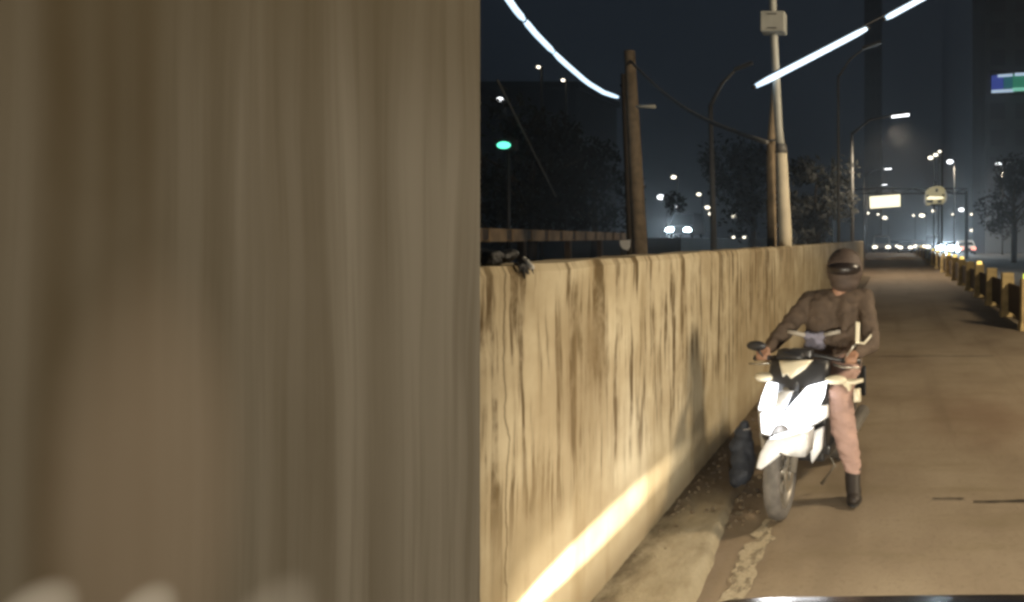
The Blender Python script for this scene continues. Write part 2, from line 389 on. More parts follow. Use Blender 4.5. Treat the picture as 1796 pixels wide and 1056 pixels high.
# ------------------------------------------------------------------ the long stained wall
q = MB(); n = 250; Y0, Y1 = -3.0, 32.0
for i in range(n + 1):
    y = Y0 + (Y1 - Y0) * i / n
    t = 1.557 + 0.010 * noise.noise(Vector((y * 2.2, 0, 0))) + 0.006 * noise.noise(Vector((y * 9, 0, 0)))
    xo = 0.006 * noise.noise(Vector((y * 0.9, 4, 0)))
    q.v += [(-1.32 + xo, y, -0.05), (-1.32 + xo, y, t - 0.03), (-1.335 + xo, y, t), (-1.51, y, t), (-1.52, y, -0.05)]
for i in range(n):
    for k in range(4): a = 5 * i + k; q.f.append((a, a + 1, a + 6, a + 5))
q.f += [(0, 1, 2, 3, 4), tuple(5 * n + k for k in (4, 3, 2, 1, 0))]
tag(q.build('concrete_wall', M['wall']), 'long yellowish concrete wall with dark vertical drip stains beside the motorcycle', 'wall')
# ------------------------------------------------------------------ slab standing in for the blurred backdrop of the left half
q = MB(); ys = [-2.6 + i * (1.4325 + 2.6) / 60 for i in range(61)]
for y in ys:
    e = 0.0015 * noise.noise(Vector((y * 6, 0, 1)))
    q.v += [(-0.80 + e * (1 if y < 1.4 else 0), y, -0.02), (-0.80 + e * (1 if y < 1.4 else 0), y, 3.2), (-1.02, y, 3.2), (-1.02, y, -0.02)]
for i in range(60):
    for k in range(4): a = 4 * i; q.f.append((a + k, a + (k + 1) % 4, a + 4 + (k + 1) % 4, a + 4 + k))
q.f += [(0, 1, 2, 3), (243, 242, 241, 240)]
tag(q.build('concrete_wall', M['slab']), 'blurry grey-brown streaked slab close up, standing in for the blurred backdrop of the left half', 'wall')  # added slab for the blurred backdrop, not a real concrete wall

# ------------------------------------------------------------------ bollard line along the right
q = MB()
q.box((2.66, 50.0, 0.055), (0.17, 84.0, 0.13))
kerb = tag(q.build('kerb', M['rail_dark'], bevel=0.01), kind='structure')
def bollard_mesh():
    q = MB(); q.box((0, 0, 0.07), (0.34, 0.34, 0.14), taper=0.86); q.box((0, 0, 0.53), (0.27, 0.24, 0.80), taper=0.92)
    return q.build('post', M['bollard'], bevel=0.012)
pm = bollard_mesh(); cap = MB().box((0, 0, 0.975), (0.15, 0.12, 0.085), taper=0.8).build('marker_reflector', M['amber'], bevel=0.008)
capl = MB().box((0, 0, 0.975), (0.17, 0.12, 0.09), taper=0.9).build('marker_reflector', M['lime'], bevel=0.008)
bY = [13.4, 15.8, 18.4, 21.0, 23.6, 26.4, 29.4, 32.6, 36.5, 41, 46, 52, 59, 67, 76]
lit = {0: 'lime', 3: 1, 5: 1, 6: 1, 7: 1, 9: 1, 10: 1, 12: 1, 13: 1}
ordn = ['nearest', 'second nearest', 'third nearest', 'fourth nearest', 'fifth nearest', 'sixth nearest', 'seventh nearest', 'eighth nearest', 'ninth nearest', 'tenth nearest',
        'eleventh nearest', 'twelfth nearest', 'thirteenth nearest', 'fourteenth nearest', 'farthest']
for i, y in enumerate(bY):
    t = thing('bollard', 'squat yellowish concrete bollard of the right row, %s%s' % (ordn[i], ', with glowing reflector on top' if i in lit else ', bare top'), 'bollard', (2.42, y, 0.0), 0, 'bollards along the right of the lane')
    a = pm if i == 0 else pm.copy()
    if i: COL.objects.link(a)
    a.parent = t
    if i in lit:
        src = capl if lit[i] == 'lime' else cap
        c = src.copy(); COL.objects.link(c); c.parent = t
bpy.data.objects.remove(cap); bpy.data.objects.remove(capl)
for i in range(14):
    ya, yb = bY[i] + 0.14, bY[i + 1] - 0.14
    q = MB(); q.box((2.44, (ya + yb) / 2, 0.42), (0.06, yb - ya - 0.02, 0.60))
    tag(q.build('barrier_panel', M['rail_dark'], bevel=0.008), 'dark brown panel in the gap behind the %s bollard on the right' % ordn[i], 'barrier', 'panels between bollards')

# ------------------------------------------------------------------ poles behind / at the wall
t = thing('utility_post', 'pale post with a steel pipe and box on top, standing on the wall top', 'post', (-1.42, 9.6, 1.5))
o = Vector((-1.42, 9.6, 1.5))
q = MB(); a0 = at(1377, 440, 9.6); a1 = at(1370, 262, 9.6)
q.tube([(a0.x, 9.6, 1.50), (a0.x, 9.6, 1.7), tuple(a1)], [0.092, 0.088, 0.074], 10).build('post', M['pale_pole'], t, True, o)
b1 = at(1366, 230, 9.6); b2 = at(1356, 38, 9.6); b3 = at(1354, -60, 9.6)
MB().tube([tuple(a1), tuple(b1), tuple(b2), tuple(b3)], [0.056, 0.054, 0.050, 0.048], 10).build('pipe', M['pipe'], t, True, o)
MB().tube([tuple(a1 - Vector((0, 0, .05))), tuple(a1 + Vector((0, 0, .07)))], [0.086, 0.066], 10).build('collar', M['grey_steel'], t, True, o)
c = at(1357, 41, 9.56); MB().box(tuple(c), (0.31, 0.22, 0.26)).build('junction_box', M['pipe'], t, False, o, 0.015)
for dz in (-0.09, 0.09): MB().tube([(c.x - .06, c.y - .115, c.z + dz), (c.x + .06, c.y - .115, c.z + dz)], 0.008, 6).build('clamp', M['grey_steel'], t, False, o)
t = thing('timber_post', 'brown timber post right beside the pale post at the wall', 'post', (-1.61, 9.8, 0)); o = Vector((-1.61, 9.8, 0))
MB().tube([(at(1356, 500, 9.8).x, 9.8, 0), tuple(at(1354, 440, 9.8)), tuple(at(1352, 255, 9.8)), tuple(at(1360, 150, 9.8))], [0.075, 0.066, 0.058, 0.05], 10).build('shaft', M['wood'], t, True, o)
MB().tube([tuple(at(1349, 246, 9.72)), tuple(at(1362, 246, 9.72))], 0.016, 6).build('cross_bolt', M['grey_steel'], t, False, o)
p = at(1122, 419, 15.6); t = thing('utility_pole', 'leaning brown timber utility pole behind the wall, left of the lamp cluster', 'pole', (p.x, p.y, 0)); o = Vector((p.x, p.y, 0))
tp = at(1104, 90, 15.6)
MB().tube([(p.x + 0.05, p.y, 0), tuple(p), tuple(tp)], [0.17, 0.155, 0.115], 12).build('shaft', M['wood'], t, True, o)
b_ = at(1122, 187, 15.5); MB().tube([tuple(at(1108, 187, 15.6)), tuple(b_), tuple(at(1150, 187, 15.5))], [.03, .03, .045], 6).build('bracket', M['pipe'], t, True, o)
p2 = at(1106, 419, 16.4); t = thing('utility_pole', 'dim thin pole standing just left of the leaning brown pole', 'pole', (p2.x, p2.y, 0)); o = Vector((p2.x, p2.y, 0))
MB().tube([(p2.x, p2.y, 0), tuple(p2), tuple(at(1094, 130, 16.4))], [0.10, 0.09, 0.07], 10).build('shaft', M['bark'], t, True, o)
MB().tube([tuple(at(1088, 150, 16.4)), tuple(at(1101, 150, 16.4))], 0.03, 6).build('bracket', M['dark_steel'], t, False, o)

def lamp_post(label, foot, top, head, rad, on, group=None, cat='street lamp', hl=0.75):
    f = Vector(foot); t = thing('street_lamp', label, cat, tuple(f), 0, group); tp = Vector(top); hd = Vector(head)
    MB().tube([tuple(f), tuple(f.lerp(tp, 0.5)), tuple(tp)], [rad * 1.25, rad, rad * 0.8], 8).build('pole', M['grey_steel'], t, True, f)
    mid = tp.lerp(hd, 0.5) + Vector((0, 0, 0.12 * (hd - tp).length))
    MB().tube([tuple(tp), tuple(mid), tuple(hd)], [rad * .75, rad * .6, rad * .5], 6).build('arm', M['grey_steel'], t, True, f)
    d = (hd - mid).normalized(); d.z *= .3; d.normalize()
    e = hd + d * hl
    q = MB(); s_ = Vector((0, 1, 0)) if abs(d.x) > .5 else Vector((1, 0, 0))
    o_ = [hd + s_ * .10, e + s_ * .13, e - s_ * .13, hd - s_ * .10]
    q.plate([tuple(p_) for p_ in o_], (0, 0, 0.10)); h_ = q.build('lamp_head', M['grey_steel'], t, False, f, 0.015)
    if on:
        q = MB(); o_ = [hd + d * .12 + s_ * .09, e - d * .05 + s_ * .11, e - d * .05 - s_ * .11, hd + d * .12 - s_ * .09]
        q.plate([tuple(p_ - Vector((0, 0, .012))) for p_ in o_], (0, 0, -0.06)); q.build('lens', on, h_, False, f)
    return t
p = at(1254, 419, 25); lamp_post('thin grey lamp post with bent unlit arm, behind the wall left of the pale post', (p.x, 25, 0), tuple(at(1246, 185, 25)), tuple(at(1288, 125, 24.6)), 0.10, None)
p = at(1471, 419, 25); lamp_post('thin grey lamp post with unlit arm, between pale post and dark tower', (p.x, 25, 0), tuple(at(1470, 135, 25)), tuple(at(1512, 88, 24.5)), 0.055, None)
p = at(1495, 419, 34); lamp_post('lamp post over the road with the largest cold white lamp', (p.x, 34, 0), tuple(at(1494, 235, 34)), tuple(at(1560, 204, 33)), 0.085, M['lamp_on'], hl=1.05)
p = at(1515, 419, 62); lamp_post('lit lamp above the glowing rectangular sign, middle of the three over the lane', (p.x, 62, 0), tuple(at(1515, 310, 62)), tuple(at(1549, 296, 62)), 0.08, M['lamp_on'])
p = at(1520, 419, 84); lamp_post('small lit lamp just above the glowing rectangular sign', (p.x, 84, 0), tuple(at(1520, 335, 84)), tuple(at(1545, 324, 84)), 0.08, M['lamp_on'])

for (lx, ly, lz), e_ in ((tuple(at(1575, 200, 33)), 2600.0), (tuple(at(1557, 292, 62)), 700.0), (tuple(at(1551, 322, 84)), 700.0), (tuple(at(1751, 288, 77.9)), 2600.0), (tuple(at(1666, 284, 75.6)), 1500.0)):
    l_ = bpy.data.lights.new('lamp_light', 'SPOT'); l_.energy = e_; l_.color = (1.0, 0.84, 0.64); l_.spot_size = math.radians(150); l_.spot_blend = 0.8; l_.shadow_soft_size = .3
    lo = bpy.data.objects.new('lamp_light', l_); COL.objects.link(lo); lo.location = (lx, ly, lz - .25)
# the street lamp beside the road that lights the near lane (its head is above the frame)
t = lamp_post('tall lamp post right of the lane, out of frame, lighting the wall', (8.6, 6.0, 0), (8.6, 6.0, 5.6), (7.4, 6.2, 6.0), 0.09, M['lamp_warm'])
ld = bpy.data.lights.new('street_light', 'SPOT'); ld.energy = LAMP_W; ld.color = (1.0, 0.82, 0.57); ld.spot_size = math.radians(165); ld.spot_blend = 0.7; ld.shadow_soft_size = 0.7
lo = bpy.data.objects.new('street_light', ld); COL.objects.link(lo); lo.location = (7.0, 6.25, 5.75)
lo.rotation_euler = (Vector((-1.0, 8.5, 0.5)) - Vector(lo.location)).to_track_quat('-Z', 'Y').to_euler()

# ------------------------------------------------------------------ far lit lamps (dots)
def dots(lst, phrase, group, H0=8.0):
    lst = sorted(lst); words = ['leftmost', 'second from left', 'third from left', 'fourth from left', 'fifth from left', 'sixth from left', 'seventh from left', 'eighth from left', 'ninth from left', 'tenth from left', 'eleventh from left', 'twelfth from left']
    for i, (px, py, sz, mk) in enumerate(lst):
        Y = min(240.0, (H0 - CAMH) * F / max(8, VY - py)); p = at(px, py, Y); s_ = sz * Y / F
        t = thing('distant_street_lamp', 'small lit lamp %s, %s' % (phrase, words[i]), 'street lamp', (p.x + s_ * .8, p.y, 0), 0, group); f = Vector(t.location)
        MB().tube([tuple(f), (f.x, f.y, p.z)], [0.10, 0.06], 6).build('pole', M['dark_steel'], t, True, f)
        h_ = MB().box((p.x + s_ * .15, p.y + .1, p.z + s_ * .3), (s_ * 1.6, s_ * .8, s_ * .22)).build('lamp_head', M['dark_steel'], t, False, f)
        MB().ball((p.x, p.y - s_ * .2, p.z), s_ * .5, 8, 6, (1.15, 1, .75)).build('lens', M[mk], h_, True, f)
dots([(1160, 346, 12, 'lamp_on'), (1182, 311, 8, 'lamp_warm'), (1191, 363, 9, 'lamp_on'), (1226, 341, 7, 'lamp_warm'), (1241, 364, 8, 'lamp_warm'), (1247, 375, 8, 'lamp_warm')], 'behind the wall between brown pole and bent lamp post', 'lamps behind the wall')
dots([(1288, 379, 8, 'lamp_warm'), (1402, 391, 5, 'lamp_warm'), (1440, 390, 4, 'lamp_warm')], 'behind the wall right of the bent lamp post', 'lamps behind the wall further right')
dots([(878, 175, 10, 'lamp_on'), (945, 118, 6, 'lamp_warm'), (988, 141, 6, 'lamp_warm'), (1062, 389, 7, 'lamp_on'), (940, 394, 9, 'lamp_warm')], 'left of the brown utility pole', 'lamps left of the brown pole', 9.0)
dots([(1632, 277, 8, 'lamp_warm'), (1641, 272, 7, 'lamp_warm'), (1648, 266, 5, 'lamp_warm'), (1666, 284, 10, 'lamp_on'), (1751, 288, 9, 'lamp_on'), (1767, 284, 10, 'lamp_on')], 'high above the traffic on the right', 'high lamps on the right', 9.5)
dots([(1714, 354, 9, 'lamp_on'), (1686, 368, 9, 'lamp_on'), (1704, 376, 5, 'lamp_warm'), (1727, 393, 8, 'lamp_on'), (1704, 404, 6, 'lamp_warm'), (1671, 376, 4, 'lamp_warm')], 'low above the traffic on the right', 'low lamps on the right')
dots([(1522, 374, 5, 'lamp_warm'), (1540, 376, 4, 'lamp_warm'), (1552, 382, 8, 'lamp_warm'), (1602, 378, 4, 'lamp_warm'), (1617, 378, 9, 'lamp_warm'), (1637, 370, 6, 'lamp_warm')], 'low over the far road below the two glowing signs', 'lamps over the far road')
# green signal-like lamp at the far left
p = at(889, 256, 22); t = thing('green_signal', 'small green glowing light on a dark post at far left', 'signal', (p.x + .05, 22, 0)); f = Vector(t.location)
MB().tube([tuple(f), (f.x, 22, p.z + .3)], [0.07, 0.05], 8).build('post', M['dark_steel'], t, True, f)
MB().box((p.x, 21.95, p.z + .02), (.62, .24, .34)).build('housing', M['dark_steel'], t, False, f, .02)
MB().ball((p.x, 21.82, p.z), .17, 12, 8, (1.2, .4, .62)).build('lens', M['lamp_green'], t, True, f)

# ------------------------------------------------------------------ light strings overhead
def light_string(label, pts, rad, gaps, posts_to=None):
    t = thing('light_string', label, 'light string', tuple(pts[0])); f = Vector(pts[0])
    P = [Vector(p) for p in pts]; L = [0.0]
    for i in range(1, len(P)): L.append(L[-1] + (P[i] - P[i - 1]).length)
    def ev(s):
        s *= L[-1]
        for i in range(1, len(P)):
            if s <= L[i] + 1e-9: return P[i - 1].lerp(P[i], (s - L[i - 1]) / (L[i] - L[i - 1]))
        return P[-1]
    MB().tube([tuple(ev(i / 20) + Vector((0, 0, rad + .015))) for i in range(21)], 0.010, 6).build('cable', M['dark_steel'], t, True, f)
    for (a, b) in gaps:
        k = 10; pp = [ev(a + (b - a) * i / k) for i in range(k + 1)]
        u = MB().tube([tuple(x) for x in pp], [rad * .7] + [rad] * (k - 1) + [rad * .7], 8).build('tube_lamp', M['led'], t, True, f)
        for e, d in ((pp[0], pp[1]), (pp[-1], pp[-2])):
            dd = (e - d).normalized(); MB().tube([tuple(e), tuple(e + dd * .05)], rad * .6, 8).build('end_cap', M['dark_steel'], u, True, f)
    return t
def path(lst): return [tuple(at(px, py, Y)) for px, py, Y in lst]
light_string('curved string of cold white tube lamps sagging to the brown utility pole', path([(880, -18, 9.0), (905, 18, 9.8), (940, 60, 11.0), (985, 106, 12.4), (1030, 145, 13.8), (1060, 163, 14.6), (1092, 173, 15.5)]), 0.042, [(0.0, 0.19), (0.205, 0.45), (0.458, 0.96)])
light_string('straight string of cold white tube lamps rising right from the pale post', path([(1318, 155, 9.4), (1440, 92, 9.8), (1530, 45, 10.2), (1640, -15, 10.6)]), 0.038, [(0.02, 0.60), (0.71, 0.995)])
# two more hanging wires
for lab, a, b, sag in (('thin dark wire slanting down right from the brown utility pole', at(1104, 105, 15.6), at(1345, 250, 9.2), .25),
                       ('thin dark wire slanting at far left above the rail', at(872, 140, 20), at(975, 345, 24), .0)):
    pp = [tuple(a.lerp(b, i / 16) - Vector((0, 0, sag * math.sin(math.pi * i / 16)))) for i in range(17)]
    tag(MB().tube(pp, 0.03, 6).build('overhead_wire', M['grey_steel'], None, True), lab, 'wire')

# ------------------------------------------------------------------ rail behind the wall (block segments)
t = thing('block_barrier', 'low barrier of pale brown blocks behind the wall at left', 'barrier', (-8.6, 14.5, 0)); f = Vector(t.location)
A, B = Vector((-8.55, 14.4, 1.73)), Vector((-12.2, 36, 1.76)); n = 15; d = (B - A) / n; rz = math.atan2(d.y, d.x)
M['block'] = mat('painted_rail_block', (0.40, 0.27, 0.15), 0.85, var=0.35, scale=2.0)
for i in range(n):
    c = A + d * (i + .5); MB().box(tuple(c), (d.length * .74, .16, .30), rz).build('block', M['block'], t, False, f, .02)
MB().box(tuple((A + B) / 2 + Vector((.02, 0, 0))), ((B - A).length, .08, .24), rz).build('rail', M['rail_dark'], t, False, f)
for i in range(0, n + 1, 3): c = A + d * i; MB().box((c.x - .12, c.y, .8), (.16, .16, 1.6)).build('support', M['rail_dark'], t, False, f)

# small things on and behind the wall top
t = thing('plastic_bag', 'crumpled black bag lying on the wall top at left', 'bag', tuple(at(895, 470, 2.62))); f = Vector(t.location)
q = MB(); rr = random.Random(3)
for i in range(16): q.ball((f.x - .02 + rr.uniform(-.05, .035) - .03, f.y + rr.uniform(-.06, .06), 1.565 + rr.uniform(.0, .035)), rr.uniform(.015, .03), 8, 6, (1.3, 1.2, .8))
M['bag'] = mat('black_polythene', (0.012, 0.012, 0.012), 0.45, bump=.6, bscale=60)
remeshed(q, 'bag_body', M['bag'], t, 0.006, f, 2)
q = MB()
for i in range(12):
    x0 = f.x - .03 + rr.uniform(-.07, .06); y0 = f.y + rr.uniform(-.02, .05); a = rr.uniform(-1, 1)
    q.tube([(-1.33, y0, 1.565), (-1.318 + rr.uniform(0, .012), y0 + a * .015, 1.552), (-1.312 + rr.uniform(0, .01), y0 + a * .03, 1.552 - rr.uniform(.015, .045))], [.006, .005, .001], 5)
q.build('torn_strip', M['bag'], t, True, f)
p0, p1 = at(918, 452, 2.68), at(934, 470, 2.66)
t = thing('plastic_bottle', 'small pale plastic bottle lying beside the black bag on the wall', 'bottle', tuple(p1)); f = Vector(p1)
M['pale_plastic'] = mat('pale_plastic', (0.62, 0.60, 0.55), 0.4)
d = p0 - p1; MB().tube([tuple(p1), tuple(p1 + d * .08), tuple(p1 + d * .62), tuple(p1 + d * .8), tuple(p1 + d * .9)], [.007, .0095, .0095, .005, .004], 10).build('bottle_body', M['pale_plastic'], t, True, f)
MB().tube([tuple(p1 + d * .9), tuple(p1 + d)], .0055, 8).build('cap', M['pale_plastic'], t, True, f)
p = at(1097, 430, 12.5); t = thing('marker_plate', 'small white marker plate on a stake behind the wall under the brown pole', 'sign', (p.x, p.y, 0)); f = Vector(t.location)
M['white'] = mat('white_paint', (0.8, 0.78, 0.74), 0.6)
MB().tube([tuple(f), (p.x, p.y, p.z + .05)], .02, 6).build('stake', M['dark_steel'], t, True, f)
MB().plate([(p.x - .09, p.y - .03, p.z + .08), (p.x + .09, p.y - .03, p.z + .09), (p.x + .085, p.y - .03, p.z - .03), (p.x + .05, p.y - .03, p.z - .09), (p.x - .04, p.y - .03, p.z - .06), (p.x - .08, p.y - .03, p.z)], (0, .012, 0)).build('plate', M['white'], t, False, f)

# ------------------------------------------------------------------ far signs on a gantry
t = thing('sign_gantry', 'dark steel gantry over the far road carrying two glowing signs', 'gantry', (-5, 60.4, 0)); f = Vector(t.location)
for x in (-5.0, 5.9): MB().tube([(x, 60.4, 0), (x, 60.4, 5.6)], [.16, .12], 8).build('post', M['dark_steel'], t, True, f)
for z in (5.35, 5.75): MB().tube([(-5.1, 60.4, z), (6.0, 60.4, z)], .07, 6).build('beam', M['dark_steel'], t, True, f)
for i in range(10): MB().tube([(-5 + i * 1.09, 60.4, 5.35), (-5 + (i + 1) * 1.09, 60.4, 5.75)] if i % 2 else [(-5 + i * 1.09, 60.4, 5.75), (-5 + (i + 1) * 1.09, 60.4, 5.35)], .035, 5).build('brace', M['dark_steel'], t, True, f)
M['sign_lit'] = mat('glowing_sign_face', (0.8, 0.76, 0.6), 0.5, emit=(1.0, 0.90, 0.62), strength=1.7)
M['sign_dim'] = mat('dim_sign_face', (0.5, 0.48, 0.36), 0.5, emit=(0.66, 0.56, 0.30), strength=0.50)
M['sign_rim'] = mat('grey_sign_rim', (0.5, 0.5, 0.48), 0.5, emit=(0.5, 0.5, 0.48), strength=0.30)
M['black'] = mat('matte_black', (0.012, 0.011, 0.01), 0.6)
pts = [at(1525, 345, 60), at(1579, 341, 60), at(1579, 362, 60), at(1526, 366, 60)]
t = thing('rectangular_sign', 'glowing cream rectangular sign hanging over the far road', 'sign', tuple(pts[3])); f = Vector(t.location)
MB().plate([tuple(p_) for p_ in pts], (0, .18, 0)).build('light_face', M['sign_lit'], t, False, f)
ctr = sum(pts, Vector()) / 4
MB().plate([tuple(ctr + (p_ - ctr) * 1.08 + Vector((0, .03, 0))) for p_ in pts], (0, .2, 0)).build('frame', M['dark_steel'], t, False, f)
for x in (1538, 1566): MB().tube([tuple(at(x, 345, 60) + Vector((0, .25, 0))), tuple(at(x, 330, 60) + Vector((0, .35, 0)))], .04, 6).build('hanger', M['dark_steel'], t, False, f)
def g6(cx, cy, Y): return at(1600 + cx / 17.6, 310 + cy / 17.6, Y)
t = thing('round_sign', 'rounded sign with a bright bar and two dark patches over the far road', 'sign', tuple(g6(720, 880, 60))); f = Vector(t.location)
out = [(390, 500), (440, 420), (560, 330), (700, 290), (880, 290), (990, 350), (1040, 440), (1095, 520), (1100, 640), (1060, 780), (960, 860), (760, 850), (560, 880), (430, 900), (370, 800), (355, 640)]
MB().plate([tuple(g6(x, y, 60)) for x, y in out], (0, .15, 0)).build('panel', M['sign_dim'], t, False, f)
for seg in ([(355, 640), (370, 800), (430, 900), (465, 880), (415, 780), (405, 640), (430, 510), (390, 500)], [(1040, 440), (1095, 520), (1100, 640), (1060, 780), (960, 860), (940, 820), (1020, 750), (1040, 640), (1030, 540), (990, 450)]):
    MB().plate([tuple(g6(x, y, 59.97)) for x, y in seg], (0, .02, 0)).build('rim', M['sign_rim'], t, False, f)
MB().plate([tuple(g6(x, y, 59.96)) for x, y in ((440, 680), (510, 610), (720, 615), (960, 625), (960, 670), (700, 700), (470, 700))], (0, .02, 0)).build('light_bar', M['sign_lit'], t, False, f)
for seg in ([(440, 715), (650, 715), (630, 810), (450, 800)], [(780, 725), (920, 725), (890, 810), (790, 810)], [(720, 370), (800, 370), (780, 470), (720, 470)], [(440, 560), (520, 560), (500, 620), (440, 615)], [(920, 540), (1000, 540), (990, 610), (930, 600)], [(560, 840), (940, 830), (900, 900), (600, 905)]):
    MB().plate([tuple(g6(x, y, 59.955)) for x, y in seg], (0, .02, 0)).build('dark_patch', M['black'], t, False, f)
MB().tube([tuple(g6(740, 300, 60) + Vector((0, .2, -.05))), tuple(g6(740, 130, 60) + Vector((0, .35, 0)))], .05, 6).build('hanger', M['dark_steel'], t, False, f)

# ------------------------------------------------------------------ buildings in the dark
def tower(label, px0, px1, Y, h, name='dark_tower', cols=3, rows=18, depth=14, wm='building', gm='glass_dark'):
    a, b = at(px0, 419, Y), at(px1, 419, Y); wd = b.x - a.x; cx = (a.x + b.x) / 2
    t = thing(name, label, 'building', (cx, Y, 0)); f = Vector(t.location)
    MB().box((cx, Y + depth / 2, h / 2), (wd, depth, h)).build('wall', M[wm], t, False, f)
    MB().box((cx, Y + depth / 2, h + .4), (wd * 1.04, depth * 1.03, .8)).build('parapet', M[wm], t, False, f)
    src = None
    for i in range(cols):
        for j in range(rows):
            x = a.x + wd * (i + .5) / cols; z = 4 + (h - 6) * j / rows
            if src is None:
                src = MB().box((0, 0, 0), (wd / cols * .6, .12, h / rows * .5)).build('window', M[gm], t, False)
                o_ = src
            else:
                o_ = src.copy(); COL.objects.link(o_)
            o_.location = (x - f.x, -.04, z)
    return t
tower('tall unlit tower beyond the end of the wall, crossed by the right light string', 1516, 1546, 215, 92, cols=3, rows=20)
tower('unlit building at far right carrying the coloured display', 1728, 1990, 86, 34, name='dark_building', cols=6, rows=9, wm='building_pale', gm='glass_pale')
tower('low unlit building behind the wall, left of the brown utility pole', 700, 1010, 95, 21, name='dark_building', cols=7, rows=5)
M['led_blue'] = mat('blue_display', (0.05, 0.05, 0.2), 0.4, emit=(0.10, 0.16, 0.75), strength=0.32)
M['led_teal'] = mat('teal_display', (0.02, 0.1, 0.12), 0.4, emit=(0.05, 0.30, 0.36), strength=0.30)
M['led_green'] = mat('green_display', (0.02, 0.15, 0.1), 0.4, emit=(0.06, 0.40, 0.24), strength=0.40)
M['led_white'] = mat('white_display', (0.5, 0.5, 0.6), 0.4, emit=(0.62, 0.80, 1.0), strength=0.75)
M['led_mint'] = mat('mint_display', (0.3, 0.6, 0.5), 0.4, emit=(0.30, 0.85, 0.62), strength=0.65)
t = thing('led_display', 'blue and green glowing display high on the building at right edge', 'display', tuple(at(1739, 165, 85.5))); f = Vector(t.location)
def rect(px0, py0, px1, py1, Y, m, nm, tilt=0): MB().plate([tuple(at(px0, py0 + tilt, Y)), tuple(at(px1, py0, Y)), tuple(at(px1, py1, Y)), tuple(at(px0, py1 + tilt, Y))], (0, .1, 0)).build(nm, m, t, False, f)
rect(1737, 124, 1835, 166, 85.7, M['black'], 'backing')
rect(1739, 133, 1760, 158, 85.5, M['led_blue'], 'panel', 3); rect(1760.5, 131, 1776, 158, 85.5, M['led_teal'], 'panel', 1); rect(1776.5, 129, 1835, 158, 85.5, M['led_green'], 'panel', 1)
rect(1739, 130, 1756, 136, 85.4, M['led_blue'], 'light_bar', 3); rect(1750, 129, 1776, 133.5, 85.3, M['led_white'], 'light_bar', 2); rect(1780, 126, 1835, 131, 85.3, M['led_white'], 'light_bar', 2)
rect(1739, 156, 1778, 161, 85.3, M['led_white'], 'light_bar', 2); rect(1776, 152, 1835, 158, 85.25, M['led_mint'], 'light_bar', 2)

# ------------------------------------------------------------------ far traffic
M['car_white'] = mat('white_car_paint', (0.6, 0.58, 0.55), 0.35); M['car_dark'] = mat('dark_car_paint', (0.05, 0.04, 0.045), 0.3)
M['car_red'] = mat('red_car_paint', (0.35, 0.12, 0.10), 0.35); M['tyre'] = mat('rubber', (0.02, 0.02, 0.02), 0.8)
M['glass'] = mat('car_glass', (0.02, 0.025, 0.03), 0.1)
def car(label, x, y, paint, lampmat, van=False, wd=1.75, lamp_r=0.14, name='car', facing=True):
    t = thing(name, label, 'van' if van else 'car', (x, y, 0)); h = 2.1 if van else 1.45; L = 4.6
    prof = [(0, .28), (0, .72), (.15, .9), (.9, 1.0), (1.5, h - .1), (1.9, h), (L - .4, h), (L - .1, 1.05), (L, .8), (L, .28)] if van else \
           [(0, .28), (0, .62), (.12, .78), (1.2, .92), (1.9, h - .07), (2.4, h), (3.3, h - .03), (4.0, 1.0), (L - .1, .92), (L, .7), (L, .28)]
    q = MB(); n = len(prof)
    for sx, k in ((-1, 0), (1, 0)):
        for (yy, z) in prof: q.v.append((sx * wd / 2 * (1 - .16 * max(0, (z - .95)) / (h - .95 + .01)), yy, z))
    q.f.append(tuple(range(n))); q.f.append(tuple(range(2 * n - 1, n - 1, -1)))
    for i in range(n): j = (i + 1) % n; q.f.append((i, n + i, n + j, j))
    q.build('body', paint, t, False, bevel=.03)
    if van: ws = [(.96, 1.06), (1.46, h - .2)]
    else: ws = [(1.27, .97), (1.84, h - .12)]
    (ya, za), (yb, zb) = ws
    MB().plate([(-wd * .43, ya - .05, za), (wd * .43, ya - .05, za), (wd * .38, yb - .05, zb), (-wd * .38, yb - .05, zb)], (0, .02, 0)).build('windscreen', M['glass'], t)
    for sx in (-1, 1):
        for yy in (.85, 3.7):
            MB().lathe([(-.1, .0), (-.1, .27), (-.07, .31), (.07, .31), (.1, .27), (.1, 0)], (sx * (wd / 2 - .11), yy, .31), 'x', 16).build('wheel', M['tyre'], t)
        MB().ball((sx * (wd / 2 - .28), -.02, .62), lamp_r * 1.25, 10, 7, (1.3, .4, .8)).build('headlight', lampmat, t, True)
    MB().box((0, -.03, .42), (wd * .9, .12, .16)).build('bumper', M['car_dark'], t, False, bevel=.02)
    MB().box((0, -.012, .58), (.7, .03, .14)).build('grille', M['black'], t)
    return t
def cx(px, Y): return (px - VX) / F * Y
car('white van at the far left end of the lane, by the wall end', cx(1546, 92), 92, M['car_white'], M['lamp_warm'], True, 2.2, .2, 'van')
car('dark car with warm lights right of the far white van', cx(1566, 105), 105, M['car_dark'], M['lamp_warm'], False, 1.75, .16)
car('dark far car with pinkish lights, third from the left', cx(1582, 130), 130, M['car_dark'], M['lamp_red'], False, 1.75, .2)
car('far pale car with warm lights in the middle of the traffic', cx(1598, 112), 112, M['car_white'], M['lamp_warm'], False, 1.75, .2)
car('far red car with lit lamps left of the dazzling headlight', cx(1614, 100), 100, M['car_red'], M['lamp_warm'], False, 1.75, .2)
car('far dark van with warm lights just left of the dazzling headlight', cx(1637, 96), 96, M['car_dark'], M['lamp_warm'], True, 2.0, .2, 'van')
hot = car('dark car with a dazzling bluish white headlight in the far traffic', cx(1659, 84), 84, M['car_dark'], M['lamp_hot'], False, 1.8, .30)
car('pale pink car right of the dazzling headlight', cx(1697, 78), 78, M['car_white'], M['lamp_red'], False, 1.85, .16)
